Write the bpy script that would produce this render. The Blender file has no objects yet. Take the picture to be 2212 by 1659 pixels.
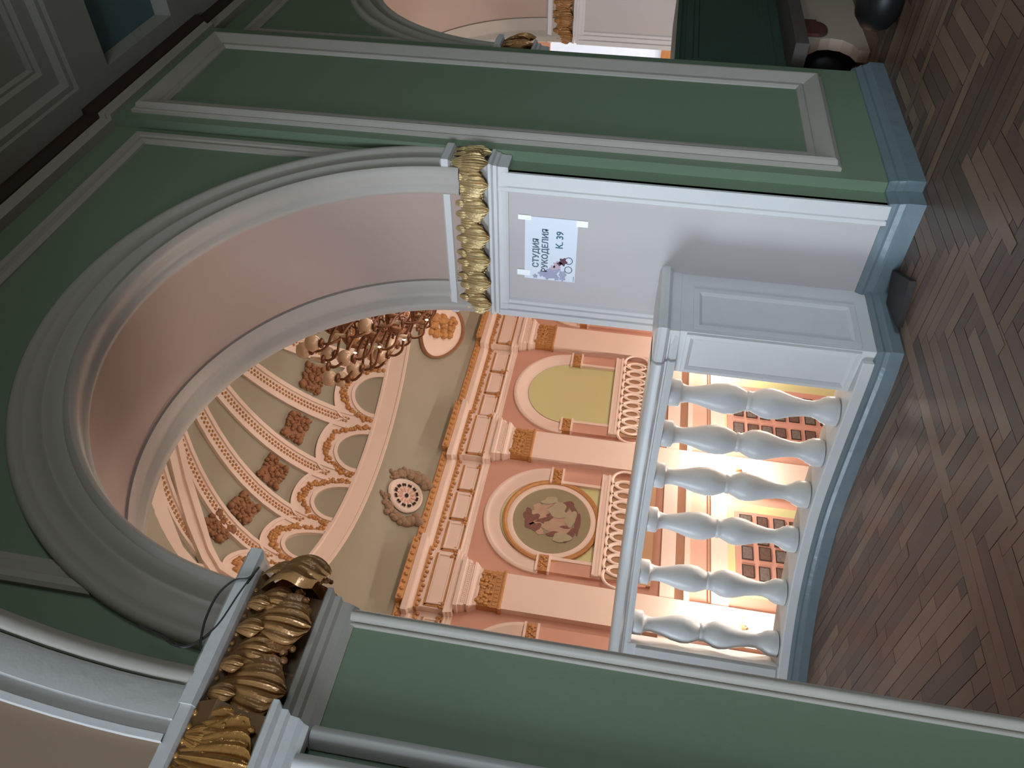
import bpy, bmesh, math, random
from mathutils import Vector, Matrix
S = bpy.context.scene
COL = S.collection
PI = math.pi
FZ = 0.04                      # floor level of the upper foyer
sin, cos, sqrt = math.sin, math.cos, math.sqrt
rnd = random.Random(7)

# ------------------------------------------------------------------ materials
def lin(c):
    o = []
    for x in c:
        x /= 255.0
        o.append(x / 12.92 if x <= 0.04045 else ((x + 0.055) / 1.055) ** 2.4)
    return o + [1.0]

def paint(name, rgb, rough=0.6, metal=0.0, var=0.08, scale=6.0, bump=0.0, bscale=60.0, spec=0.4):
    m = bpy.data.materials.new(name); m.use_nodes = True
    nt = m.node_tree; b = nt.nodes['Principled BSDF']
    b.inputs['Roughness'].default_value = rough
    b.inputs['Metallic'].default_value = metal
    b.inputs['Specular IOR Level'].default_value = spec
    tc = nt.nodes.new('ShaderNodeTexCoord')
    n = nt.nodes.new('ShaderNodeTexNoise'); n.inputs['Scale'].default_value = scale; n.inputs['Detail'].default_value = 4
    nt.links.new(tc.outputs['Object'], n.inputs['Vector'])
    r = nt.nodes.new('ShaderNodeMix'); r.data_type = 'RGBA'
    c = lin(rgb)
    r.inputs[6].default_value = [x * (1 - var) for x in c[:3]] + [1]
    r.inputs[7].default_value = [min(1, x * (1 + var)) for x in c[:3]] + [1]
    nt.links.new(n.outputs['Fac'], r.inputs[0]); nt.links.new(r.outputs[2], b.inputs['Base Color'])
    if bump:
        n2 = nt.nodes.new('ShaderNodeTexNoise'); n2.inputs['Scale'].default_value = bscale; n2.inputs['Detail'].default_value = 3
        nt.links.new(tc.outputs['Object'], n2.inputs['Vector'])
        bp = nt.nodes.new('ShaderNodeBump'); bp.inputs['Strength'].default_value = bump; bp.inputs['Distance'].default_value = 0.01
        nt.links.new(n2.outputs['Fac'], bp.inputs['Height']); nt.links.new(bp.outputs['Normal'], b.inputs['Normal'])
    return m

def glow(name, rgb, strength):
    m = bpy.data.materials.new(name); m.use_nodes = True
    b = m.node_tree.nodes['Principled BSDF']
    b.inputs['Base Color'].default_value = lin(rgb)
    b.inputs['Emission Color'].default_value = lin(rgb)
    b.inputs['Emission Strength'].default_value = strength
    return m

M = {}
M['green'] = paint('green wall paint', (117, 133, 108), .55, var=.07, scale=2.0, bump=.12, bscale=25)
M['white'] = paint('white trim paint', (206, 202, 200), .45, var=.05, scale=5, bump=.15, bscale=30)
M['grey'] = paint('grey trim paint', (170, 160, 150), .5, var=.06, scale=5, bump=.15, bscale=30)
M['pink'] = paint('pink beige wall paint', (192, 182, 180), .6, var=.05, scale=2.5, bump=.1, bscale=22)
M['soffit'] = paint('beige arch soffit paint', (172, 146, 134), .6, var=.05, scale=2.5, bump=.1, bscale=22)
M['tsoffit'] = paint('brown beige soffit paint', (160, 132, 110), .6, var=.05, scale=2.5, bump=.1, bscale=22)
M['ceil'] = paint('grey ceiling paint', (156, 152, 146), .7, var=.06, scale=2)
M['coffer'] = paint('dark blue coffer paint', (92, 118, 124), .7, var=.1, scale=3)
M['brown'] = paint('dark brown cornice', (56, 38, 30), .6, var=.25, scale=14)
M['plinth'] = paint('blue grey plinth paint', (112, 124, 130), .35, var=.14, scale=9, bump=.3, bscale=18, spec=.5)
M['gold'] = paint('old gold leaf', (192, 164, 116), .38, metal=.5, var=.25, scale=25, bump=.25, bscale=70)
M['bronze'] = paint('brown gilding', (168, 122, 76), .3, metal=.22, var=.3, scale=25, bump=.25, bscale=70)
M['balus'] = paint('white baluster paint', (214, 212, 210), .4, var=.04, scale=8, bump=.1, bscale=30)
M['cream'] = paint('hall cream paint', (232, 211, 197), .6, var=.04, scale=1.5)
M['salmon'] = paint('hall salmon paint', (205, 158, 138), .65, var=.05, scale=1.2)
M['cove'] = paint('hall grey green paint', (158, 153, 136), .7, var=.08, scale=.8)
M['lime'] = paint('hall yellow green paint', (205, 204, 152), .65, var=.05, scale=1.0)
M['hgold'] = paint('hall gold brown', (188, 138, 86), .5, metal=.15, var=.3, scale=9, bump=.6, bscale=30)
M['umber'] = paint('ornament umber', (150, 106, 74), .6, var=.35, scale=9, bump=.6, bscale=22)
M['black'] = paint('black lacquer', (26, 26, 28), .45, var=.1)
M['dgreen'] = paint('dark green furniture paint', (62, 82, 70), .5, var=.1)
M['creamwood'] = paint('cream furniture paint', (190, 168, 148), .5, var=.08, scale=5)
M['maroon'] = paint('maroon cloth', (92, 48, 44), .8, var=.15)
M['paper'] = paint('white paper', (226, 230, 240), .55, var=.02)
M['tape'] = paint('white tape', (245, 245, 245), .3, var=.02)
M['ink'] = paint('grey blue ink', (86, 98, 118), .6, var=.05)
M['tealink'] = paint('teal ink', (62, 108, 118), .6, var=.05)
M['petal'] = paint('grey lilac print', (165, 165, 190), .6, var=.15, scale=40)
M['winered'] = paint('wine red print', (96, 48, 66), .6, var=.1)
M['rose'] = paint('pale rose print', (205, 178, 190), .6, var=.1)
M['gilt'] = paint('daylit gilding', (186, 134, 74), .26, metal=.4, var=.25, scale=25, bump=.25, bscale=70)  # brighter gilding copy, daylight on the respond put into its colour
M['umberbell'] = paint('dark gilded ground', (122, 88, 56), .5, metal=.3, var=.3, scale=20)
M['cable'] = paint('dark cable rubber', (40, 36, 34), .5, var=.05)
M['photo'] = paint('photo print', (104, 84, 76), .35, var=.6, scale=14)
M['photo2'] = paint('grey photo print', (112, 104, 100), .35, var=.7, scale=16)
M['pframe'] = paint('dark photo frame', (58, 42, 38), .4, var=.1)
M['void'] = paint('grille dark opening', (40, 24, 16), .8, var=.1)
M['fig_skin'] = paint('painted skin tone', (184, 154, 132), .7, var=.12, scale=6)
M['fig_dark'] = paint('painted maroon hair', (124, 84, 76), .7, var=.2, scale=8)
M['fig_cloth'] = paint('painted pale cloth', (170, 162, 134), .7, var=.12, scale=6)
M['fig_bg'] = paint('painted olive ground', (150, 142, 112), .7, var=.12, scale=3)
M['brass'] = paint('chandelier bronze', (120, 78, 54), .4, metal=.5, var=.2, scale=20)
M['globe'] = paint('opal glass globe', (206, 176, 148), .15, var=.05, spec=.6)
M['candle'] = paint('candle sleeve', (235, 215, 190), .4, var=.03)
M['bulb'] = glow('lit sconce glass', (255, 236, 200), 60.0)
M['spark'] = glow('painted glass sparkle', (255, 226, 180), 9.0)  # emission stands in for glints on the glass drops
M['whitedoor'] = paint('white door paint', (225, 228, 232), .4, var=.03)
M['shelf'] = paint('brown grey shelf', (88, 78, 74), .5, var=.1)
M['garland'] = paint('faded garland stucco', (150, 124, 100), .7, var=.2, scale=8)
M['hatch'] = paint('dark wooden plate', (44, 36, 34), .5, var=.2, scale=10)

# planks: colour per plank comes from a face attribute
def plank_mat():
    m = bpy.data.materials.new('herringbone oak'); m.use_nodes = True
    nt = m.node_tree; b = nt.nodes['Principled BSDF']; b.inputs['Roughness'].default_value = .42
    a = nt.nodes.new('ShaderNodeAttribute'); a.attribute_name = 'tone'
    cr = nt.nodes.new('ShaderNodeValToRGB')
    e = cr.color_ramp.elements
    e[0].position = 0; e[0].color = lin((86, 68, 57)); e[1].position = 1; e[1].color = lin((186, 156, 120))
    for p, c in ((.3, (104, 80, 66)), (.6, (120, 93, 74)), (.85, (134, 108, 88))):
        x = e.new(p); x.color = lin(c)
    nt.links.new(a.outputs['Fac'], cr.inputs['Fac'])
    tc = nt.nodes.new('ShaderNodeTexCoord')
    n = nt.nodes.new('ShaderNodeTexNoise'); n.inputs['Scale'].default_value = 5; n.inputs['Detail'].default_value = 6
    nt.links.new(tc.outputs['Object'], n.inputs['Vector'])
    mx = nt.nodes.new('ShaderNodeMix'); mx.data_type = 'RGBA'; mx.blend_type = 'MULTIPLY'; mx.inputs[0].default_value = .55
    nt.links.new(cr.outputs['Color'], mx.inputs[6]); nt.links.new(n.outputs['Color'], mx.inputs[7])
    cr2 = nt.nodes.new('ShaderNodeMapRange'); cr2.inputs['To Min'].default_value = .55; cr2.inputs['To Max'].default_value = 1.3
    nt.links.new(n.outputs['Fac'], cr2.inputs['Value'])
    cb = nt.nodes.new('ShaderNodeCombineColor')
    for i in range(3): nt.links.new(cr2.outputs['Result'], cb.inputs[i])
    nt.links.new(cb.outputs['Color'], mx.inputs[7]); nt.links.new(mx.outputs[2], b.inputs['Base Color'])
    return m
M['planks'] = plank_mat()

# ------------------------------------------------------------------ mesh builder
class MB:
    def __init__(s): s.v = []; s.f = []; s.m = []; s.s = []
    def add(s, vs, fs, mat=0, smooth=False):
        k = len(s.v); s.v += [tuple(p) for p in vs]
        for f in fs:
            s.f.append([k + i for i in f]); s.m.append(mat); s.s.append(smooth)
    def box(s, x0, x1, y0, y1, z0, z1, mat=0):
        vs = [(x, y, z) for x in (x0, x1) for y in (y0, y1) for z in (z0, z1)]
        s.add(vs, [(0, 1, 3, 2), (4, 6, 7, 5), (0, 4, 5, 1), (2, 3, 7, 6), (0, 2, 6, 4), (1, 5, 7, 3)], mat)
    def grid(s, rows, cu=False, cv=False, mat=0, smooth=True):
        n = len(rows); w = len(rows[0]); vs = [p for r in rows for p in r]; fs = []
        for i in range(n if cu else n - 1):
            for j in range(w if cv else w - 1):
                a = i * w + j; b = i * w + (j + 1) % w
                c = ((i + 1) % n) * w + (j + 1) % w; d = ((i + 1) % n) * w + j
                fs.append((a, b, c, d))
        s.add(vs, fs, mat, smooth)
    def cap(s, pts, mat=0): s.add(pts, [tuple(range(len(pts)))], mat)
    def ball(s, c, r, nu=10, nv=7, mat=0):
        if not isinstance(r, (tuple, list)): r = (r, r, r)
        rows = []
        for i in range(nv + 1):
            t = PI * i / nv
            rows.append([(c[0] + r[0] * sin(t) * cos(2 * PI * j / nu), c[1] + r[1] * sin(t) * sin(2 * PI * j / nu), c[2] + r[2] * cos(t)) for j in range(nu)])
        s.grid(rows, cv=True, mat=mat)
    def lathe(s, prof, c=(0, 0, 0), n=24, mat=0, sx=1, sy=1):
        rows = [[(c[0] + r * sx * cos(2 * PI * j / n), c[1] + r * sy * sin(2 * PI * j / n), c[2] + z) for j in range(n)] for r, z in prof]
        s.grid(rows, cv=True, mat=mat)
        s.cap(rows[0], mat); s.cap(rows[-1], mat)
    def tube(s, path, r, n=8, mat=0, caps=True):
        P = [Vector(p) for p in path]; rows = []
        up = Vector((0.13, 0.21, 0.97)).normalized()
        for i, p in enumerate(P):
            t = (P[min(i + 1, len(P) - 1)] - P[max(i - 1, 0)]).normalized()
            a = t.cross(up)
            if a.length < 1e-4: a = t.cross(Vector((1, 0, 0)))
            a.normalize(); b = t.cross(a)
            rr = r[i] if isinstance(r, (list, tuple)) else r
            rows.append([p + rr * (a * cos(2 * PI * j / n) + b * sin(2 * PI * j / n)) for j in range(n)])
        s.grid(rows, cv=True, mat=mat)
        if caps: s.cap(rows[0], mat); s.cap(rows[-1], mat)
    def torus(s, c, R, r, ax='y', n=24, k=8, mat=0, sx=1.0, sz=1.0):
        rows = []
        for i in range(n):
            a = 2 * PI * i / n; row = []
            for j in range(k):
                b = 2 * PI * j / k; rr = R + r * cos(b); h = r * sin(b)
                u, v = rr * cos(a) * sx, rr * sin(a) * sz
                row.append((c[0] + u, c[1] + h, c[2] + v) if ax == 'y' else (c[0] + h, c[1] + u, c[2] + v) if ax == 'x' else (c[0] + u, c[1] + v, c[2] + h))
            rows.append(row)
        s.grid(rows, True, True, mat)
    def sweep(s, path, prof, closed=False, mat=0, smooth=False, caps=True):
        """plan path (x,y), prof [(out, z)]; out is to the right of travel; mitred."""
        n = len(path); rows = []
        for i in range(n):
            p = Vector(path[i][:2])
            a = Vector(path[i - 1][:2]) if (i > 0 or closed) else None
            b = Vector(path[(i + 1) % n][:2]) if (i < n - 1 or closed) else None
            def nr(q, w): t = (w - q).normalized(); return Vector((t.y, -t.x))
            if a is None: m = nr(p, b)
            elif b is None: m = nr(a, p)
            else:
                n1, n2 = nr(a, p), nr(p, b); m = (n1 + n2); m = m / max(.3, m.dot(n1))
            rows.append([(p.x + m.x * o, p.y + m.y * o, z) for o, z in prof])
        s.grid(rows, cu=closed, cv=False, mat=mat, smooth=smooth)
        if caps and not closed:
            s.cap(rows[0], mat); s.cap(rows[-1], mat)
    def frame(s, fn, u0, u1, v0, v1, prof, mat=0, skip=()):
        """rectangular mitred moulding on a plane; fn(u,v,d)->xyz; prof [(inset,depth)]"""
        loops = [[(u0 + i, v0 + i, d), (u1 - i, v0 + i, d), (u1 - i, v1 - i, d), (u0 + i, v1 - i, d)] for i, d in prof]
        for e in range(4):
            if e in skip: continue
            for a, b in zip(loops, loops[1:]):
                q = [a[e], a[(e + 1) % 4], b[(e + 1) % 4], b[e]]
                s.add([fn(*w) for w in q], [(0, 1, 2, 3)], mat)
    def arc(s, cx, cz, prof, a0=0, a1=180, n=64, mat=0, smooth=True):
        rows = []
        for i in range(n + 1):
            a = math.radians(a0 + (a1 - a0) * i / n)
            rows.append([(cx + R * cos(a), y, cz + R * sin(a)) for R, y in prof])
        s.grid(rows, mat=mat, smooth=smooth)
    def build(s, name, mats, parent=None, auto=40):
        me = bpy.data.meshes.new(name)
        off = Vector(parent.location) if parent else Vector((0, 0, 0))
        if parent and parent.parent: off += Vector(parent.parent.location)
        me.from_pydata([tuple(Vector(p) - off) for p in s.v], [], s.f)
        if not isinstance(mats, (list, tuple)): mats = [mats]
        for m in mats: me.materials.append(m)
        me.polygons.foreach_set('material_index', s.m)
        me.polygons.foreach_set('use_smooth', s.s)
        bm = bmesh.new(); bm.from_mesh(me)
        bmesh.ops.remove_doubles(bm, verts=bm.verts, dist=1e-5)
        bmesh.ops.recalc_face_normals(bm, faces=bm.faces)
        if auto:
            for e in bm.edges:
                if len(e.link_faces) == 2 and e.calc_face_angle(0) > math.radians(auto): e.smooth = False
        bm.to_mesh(me); bm.free(); me.update()
        o = bpy.data.objects.new(name, me); COL.objects.link(o)
        if parent: o.parent = parent
        return o

def thing(name, label, cat, loc=(0, 0, 0), group=None):
    o = bpy.data.objects.new(name, None); COL.objects.link(o); o.location = loc; o.empty_display_size = .1
    o['label'] = label; o['category'] = cat
    if group: o['group'] = group
    return o
def tag(o, label, cat, group=None):
    o['label'] = label; o['category'] = cat
    if group: o['group'] = group
    return o
def struct(o, label=None, cat='wall'):
    o['kind'] = 'structure'
    if label: o['label'] = label; o['category'] = cat
    return o
def copy_tree(o, parent=None):
    c = o.copy(); COL.objects.link(c)
    if parent: c.parent = parent
    for ch in list(o.children): copy_tree(ch, c)
    return c

# ------------------------------------------------------------------ foyer floor
CUR = [(3.216, 2.72), (3.175, 2.93), (3.14, 3.2), (3.095, 3.55), (3.02, 3.95), (2.87, 4.33), (2.69, 4.62), (2.40, 4.93), (2.0, 5.25), (1.5, 5.5), (.95, 5.62)]
def catmull(P, k=8):
    out = []
    for i in range(len(P) - 1):
        p0, p1, p2, p3 = P[max(i - 1, 0)], P[i], P[i + 1], P[min(i + 2, len(P) - 1)]
        for j in range(k):
            t = j / k
            out.append(tuple(.5 * (2 * b + (c - a) * t + (2 * a - 5 * b + 4 * c - d) * t * t + (-a + 3 * b - 3 * c + d) * t ** 3) for a, b, c, d in zip(p0, p1, p2, p3)))
    out.append(P[-1]); return out
CURVE = catmull(CUR)
_len = [0]
for a, b in zip(CURVE, CURVE[1:]): _len.append(_len[-1] + math.dist(a, b))
def at(sv, off=0.0):
    for i in range(len(CURVE) - 1):
        if sv <= _len[i + 1] or i == len(CURVE) - 2:
            t = (sv - _len[i]) / (_len[i + 1] - _len[i]); a, b = CURVE[i], CURVE[i + 1]
            d = Vector((b[0] - a[0], b[1] - a[1])).normalized()
            return (a[0] + (b[0] - a[0]) * t + d.y * off, a[1] + (b[1] - a[1]) * t - d.x * off)
def near(p, off):
    return min((math.dist(at(_len[-1] * i / 400, off), p), _len[-1] * i / 400) for i in range(401))[1]

def clip(poly, reg):
    for (ax, ay), (bx, by) in zip(reg, reg[1:] + reg[:1]):
        out = []
        def sd(p): return (bx - ax) * (p[1] - ay) - (by - ay) * (p[0] - ax)
        for p, q in zip(poly, poly[1:] + poly[:1]):
            a, b = sd(p), sd(q)
            if a >= 0: out.append(p)
            if a * b < 0:
                t = a / (a - b); out.append((p[0] + (q[0] - p[0]) * t, p[1] + (q[1] - p[1]) * t))
        poly = out
        if len(poly) < 3: return []
    return poly
balc = [(1.09, 2.82)] + [at(_len[-1] * i / 24, .1) for i in range(25)] + [(.6, 5.6), (.6, 3.2), (1.09, 3.2)]
regA = [(-4.5, -5), (12, -5), (12, 2.24), (-4.5, 2.24)]
regB = [(1.09, 2.24), (3.76, 2.24), (3.76, 2.66), (1.09, 2.66)]
regE = [(1.09, 2.74), (3.76, 2.74), (3.76, 2.83), (1.09, 2.83)]
regC = [(1.09, 2.83), (3.25, 2.83), (3.20, 3.3), (3.13, 3.75), (3.02, 4.15), (2.82, 4.55), (2.52, 4.93), (2.0, 5.33), (1.5, 5.58), (1.09, 5.66)]
regD = [(5.34, 2.24), (8.0, 2.24), (8.0, 3.6), (5.34, 3.6)]
def floor():
    mb = MB(); tones = []
    W, n = .072, 8
    L = W * n
    r = random.Random(3)
    regs = [regA, regB, regD, regC, regE]
    regs.append([(1.0, 2.64), (3.8, 2.64), (3.8, 2.76), (1.0, 2.76)])
    bb = [(min(p[0] for p in g), max(p[0] for p in g), min(p[1] for p in g), max(p[1] for p in g)) for g in regs]
    def put(x, y, w, h, use=(0, 1, 2), tn=None, dz=0):
        if x > 8.2 or x + w < -3.0 or y + h < -2.0: return
        g = .0012
        q = [(x + g, y + g), (x + w - g, y + g), (x + w - g, y + h - g), (x + g, y + h - g)]
        tone = r.random() ** 1.2 * .82
        if r.random() < .02: tone = .84 + .1 * r.random()
        if tn is not None: tone = tn
        z = FZ + r.uniform(-.0008, .0006) + dz
        for gi in use:
            R = regs[gi]; b = bb[gi]
            if x > b[1] or x + w < b[0] or y > b[3] or y + h < b[2]: continue
            c = clip(q, R)
            if c:
                mb.add([(px, py, z) for px, py in c], [tuple(range(len(c)))]); tones.append(tone)
    # herringbone lattice: repeats by (W, W) steps and by 2L along x
    for i in range(-140, 190):
        for j in range(-10, 16):
            x0 = i * W + j * 2 * L; y0 = i * W
            if y0 > 6 or y0 < -3 or x0 > 9 or x0 < -4: continue
            put(x0, y0, L, W)
            put(x0 + L, y0 - L + W, W, L)
    # straight staggered boards on the balcony, a border course, and light inlaid strips
    for i in range(46):
        x = .6 + i * W; y = 2.60 - r.random() * .5
        while y < 5.8:
            l = r.choice((.42, .5, .56)); put(x, y, W, l, (3, 4)); y += l
    x = 1.0
    while x < 3.8: put(x, 2.66, .62, .08, (5,), .55 + .3 * r.random()); x += .62
    for x, y, w, h in ((3.80, -.6, .07, .62), (3.80, .02, .07, .74), (3.80, .76, .07, .68), (3.80, 1.44, .07, .70), (4.46, .3, .06, .72), (4.46, 1.02, .06, .64), (4.46, 1.66, .06, .46), (2.48, 2.03, .60, .065), (2.76, 1.76, .36, .06), (1.85, 2.30, .5, .06)):
        put(x, y, w, h, (0, 1), .66 + .14 * r.random(), .0016)
    me = bpy.data.meshes.new('floor'); me.from_pydata(mb.v, [], mb.f); me.materials.append(M['planks'])
    at_ = me.attributes.new('tone', 'FLOAT', 'FACE'); at_.data.foreach_set('value', tones)
    o = bpy.data.objects.new('floor', me); COL.objects.link(o)
    return struct(o)
floor()
mb = MB()
mb.box(-4.6, 12, -5.1, 2.9, FZ - .3, FZ - .003)
mb.box(1.0, 8.0, 2.9, 3.22, FZ - .3, FZ - .003)
pts = [(.7, 3.2)] + [(3.7, 3.2)] + [at(_len[-1] * i / 24, .27) for i in range(3, 25)]
bot = [(x, y, FZ - .3) for x, y in pts]; top = [(x, y, FZ - .003) for x, y in pts]
mb.cap(top); mb.cap(bot)
mb.grid([bot, top], cv=True, smooth=False)
struct(mb.build('floor_slab', M['brown']))

# ------------------------------------------------------------------ arcade wall with two arches
Y0, Y1 = 2.24, 3.23
R1, R2 = 1.297, 1.385
CZ1, CZ2 = 2.455, 2.40
ARCH = [(2.40, 1.09, 3.755), (6.645, 5.335, 8.0)]
ZC = 4.65
mb = MB()
for x0, x1 in ((-4.5, 1.09), (3.755, 5.335), (8.0, 12.0)): mb.box(x0, x1, Y0, Y1, FZ - .3, 5.6)
for cx, x0, x1 in ARCH:
    N = 80; fr = []; bk = []
    for i in range(N + 1):
        x = x0 + (x1 - x0) * i / N
        d = x - cx; z = CZ1 + (sqrt(R1 * R1 - d * d) if abs(d) < R1 else 0)
        d2 = x - (cx - .06); z2 = CZ2 + (sqrt(R2 * R2 - d2 * d2) if abs(d2) < R2 else 0)
        fr.append(((x, Y0, z), (x, Y0, 5.6))); bk.append(((x, Y1, z2), (x, Y1, 5.6)))
    mb.grid(fr, smooth=False); mb.grid(bk, smooth=False)
struct(mb.build('wall_front', M['green']))

def arch_parts(k, cx, x0, x1):
    # soffit
    mb = MB(); rows = []
    for i in range(73):
        a = PI * i / 72
        rows.append([(cx + (0 - .06 * t) + (R1 + (R2 - R1) * t) * cos(a), Y0 + (Y1 - Y0) * t, CZ1 + (CZ2 - CZ1) * t + (R1 + (R2 - R1) * t) * sin(a)) for t in (0, .25, .5, .75, 1)])
    mb.grid(rows)
    struct(mb.build('wall_soffit', M['soffit']))
    # reveal faces (right jamb, seen from the left) and left jamb
    mb = MB()
    mb.box(x1 - .008, x1 + .02, Y0, Y1, FZ, 2.5)
    mb.box(x0 - .02, x0 + .004, Y0, Y1, FZ, 2.5)
    struct(mb.build('wall_reveal', M['pink']))
    # archivolt on the foyer face
    mb = MB()
    P = [(1.514, Y0 + .004), (1.514, Y0 - .030), (1.500, Y0 - .042), (1.478, Y0 - .042), (1.462, Y0 - .026), (1.452, Y0 - .022), (1.400, Y0 - .024), (1.388, Y0 - .036), (1.376, Y0 - .036),
         (1.366, Y0 - .022), (1.318, Y0 - .016), (1.310, Y0 - .030), (1.290, Y0 - .034), (1.276, Y0 - .016), (1.272, Y0 + .02), (1.284, Y0 + .05), (1.279, Y0 + .08), (1.268, Y0 + .10), (1.272, Y0 + .125), (1.30, Y0 + .14)]
    mb.arc(cx, CZ1, P, 0, 180, 96)
    struct(mb.build('trim_%d' % (1 + 10 * k), M['grey'], auto=60))
    # moulding on the hall edge of the soffit
    mb = MB(); rows = []
    for i in range(73):
        a = PI * i / 72; row = []
        for t, dr in ((.76, 0), (.765, .012), (.83, .016), (.86, .006), (.90, .010), (.93, .03), (.985, .034), (1.0, .02), (1.0, -.06)):
            R = R1 + (R2 - R1) * t - dr
            row.append((cx - .06 * t + R * cos(a), Y0 + (Y1 - Y0) * t + (.02 if dr < 0 else 0), CZ1 + (CZ2 - CZ1) * t + R * sin(a)))
        rows.append(row)
    mb.grid(rows)
    struct(mb.build('trim_%d' % (2 + 10 * k), M['grey'], auto=60))
    # white frame of the reveal panel
    mb = MB()
    f = lambda u, v, d: (x1 - .008 - d, u, v)
    for u0, u1, pr in ((Y0 - .004, Y0 + .125, ((0, 0), (.0, .014), (.078, .016), (.084, .010), (.090, .016), (.112, .018), (.125, .004), (.127, -.002))),
                       (Y1 + .02, Y1 - .125, ((0, 0), (0, .018), (.045, .02), (.052, .010), (.062, .014), (.092, .016), (.1, .008), (.125, .010), (.142, -.002)))):
        sg = 1 if u1 > u0 else -1
        rows = [[f(u0 + sg * i, v, d) for i, d in pr] for v in (FZ + .1, 2.26)]
        mb.grid(rows, smooth=False)
    struct(mb.build('trim_%d' % (3 + 10 * k), M['white'], auto=30))
for k, (cx, x0, x1) in enumerate(ARCH): arch_parts(k, cx, x0, x1)

# flat pier between the arches, with its long panel frame
mb = MB()
mb.box(3.875, 5.222, 2.18, Y0 + .01, FZ, ZC)
struct(mb.build('wall_pier', M['green']))
FR = ((0, 0), (0, .018), (.012, .024), (.020, .020), (.026, .048), (.038, .056), (.048, .054), (.112, .022), (.118, .016), (.128, .022), (.146, .020), (.160, .008), (.162, 0))
pf = lambda u, v, d: (u, 2.18 - d, v)
mb = MB()
mb.frame(pf, 3.945, 5.063, .435, 4.50, FR)
struct(mb.build('trim_4', M['grey'], auto=20))
# frame of the spandrel field over the near arch and over the next one
FS = ((0, 0), (0, .018), (.014, .026), (.040, .022), (.048, .014), (.075, .020), (.100, .010), (.102, 0))
wf = lambda u, v, d: (u, Y0 - d, v)
mb = MB(); mb.frame(wf, 1.0, 3.808, 3.04, 4.41, FS, skip=(0,)); struct(mb.build('trim_5', M['grey'], auto=20))
mb = MB(); mb.frame(wf, 5.285, 8.05, 3.04, 4.41, FS, skip=(0,)); struct(mb.build('trim_6', M['grey'], auto=20))

# ------------------------------------------------------------------ cornice and coffered ceiling of the foyer
mb = MB()
pth = [(.77, 2.2), (3.868, 2.2), (3.868, 2.17), (5.229, 2.17), (5.229, 2.2), (12, 2.2)]
mb.sweep(pth, [(-.05, ZC - .07), (.012, ZC - .07), (.018, ZC - .045), (.006, ZC - .03), (.02, ZC), (-.05, ZC)])
struct(mb.build('trim_7', M['grey'], auto=20))
mb = MB(); mb.sweep(pth, [(-.05, ZC), (.03, ZC), (.05, ZC + .05), (.05, ZC + .075), (-.05, ZC + .075)]); struct(mb.build('trim_8', M['brown'], auto=20))
ZB = ZC + .075
mb = MB()
mb.box(-4.5, 12, -5, 2.4, ZB + .13, ZB + .3)
xs = [(-4.5, -.2), (.755, 1.15), (3.868, 4.185), (4.985, 5.30), (8.0, 8.3), (11.7, 12)]
for a, b in xs: mb.box(a, b, -5, 2.4, ZB, ZB + .14)
for a, b in ((2.02, 2.4), (-.9, -.5), (-5, -4.6)): mb.box(-4.5, 12, a, b, ZB + .001, ZB + .14)
cf = lambda u, v, d: (u, v, ZB + .13 - d)
ST = ((0, 0), (0, .10), (.03, .10), (.05, .06), (.14, .055), (.155, .03), (.17, .03), (.18, 0))
for a, b in ((1.15, 3.868), (5.30, 8.0), (8.3, 11.7)): mb.frame(cf, a, b, -.5, 2.02, ST)
struct(mb.build('ceiling', M['ceil'], auto=20))
mb = MB(); mb.box(4.185, 4.985, -.5, 2.02, ZB + .118, ZB + .13); struct(mb.build('ceiling_panel', M['coffer']))

# other walls of the foyer (behind the camera), with the window that lights it
mb = MB()
WY0, WY1, WZ0, WZ1 = -1.2, 1.9, .5, 2.9
mb.box(-4.8, -4.5, -5, WY0, FZ - .3, 5); mb.box(-4.8, -4.5, WY1, 2.4, FZ - .3, 5)
mb.box(-4.8, -4.5, WY0, WY1, FZ - .3, WZ0); mb.box(-4.8, -4.5, WY0, WY1, WZ1, 5)
struct(mb.build('wall_left', M['green']))
mb = MB()
for y in (WY0, (WY0 * 2 + WY1) / 3, (WY0 + WY1 * 2) / 3, WY1): mb.box(-4.7, -4.62, y - .05, y + .05, WZ0, WZ1)
for z in (WZ0, 2.4, WZ1): mb.box(-4.7, -4.62, WY0, WY1, z - .04, z + .04)
struct(mb.build('window_1', M['white']))
mb = MB(); mb.box(-4.5, 12, -5.3, -5, FZ - .3, 5); struct(mb.build('wall_back', M['green']))
mb = MB(); mb.box(12, 12.3, -5, 3.2, FZ - .3, 5); struct(mb.build('wall_right', M['green']))

# ------------------------------------------------------------------ transverse arch over the left edge of the view
AX = .752
def tr(h):     # y of the intrados at height h above the spring
    b = 1.28; h = min(h, b * .99999)
    return 2.135 - 1.85 * (1 - sqrt(1 - (h / b) ** 2))
ZS = 2.553
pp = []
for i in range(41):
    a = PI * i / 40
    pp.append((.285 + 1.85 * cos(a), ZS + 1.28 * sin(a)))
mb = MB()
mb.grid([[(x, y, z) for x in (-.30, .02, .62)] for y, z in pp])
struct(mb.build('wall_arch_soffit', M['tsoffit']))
mb = MB()
rows = []
for i, (y, z) in enumerate(pp):
    a = PI * i / 40; ny, nz = -cos(a) / 1.85, -sin(a) / 1.28; q = math.hypot(ny, nz); ny /= q; nz /= q
    rows.append([(x, y + ny * d, z + nz * d) for x, d in ((.590, -.01), (.594, .012), (.612, .014), (.618, .002), (.650, -.002), (.655, .006), (.735, .006), (.748, .0))])
mb.grid(rows)
struct(mb.build('trim_9', M['white'], auto=50))
mb = MB(); rows = []
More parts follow.
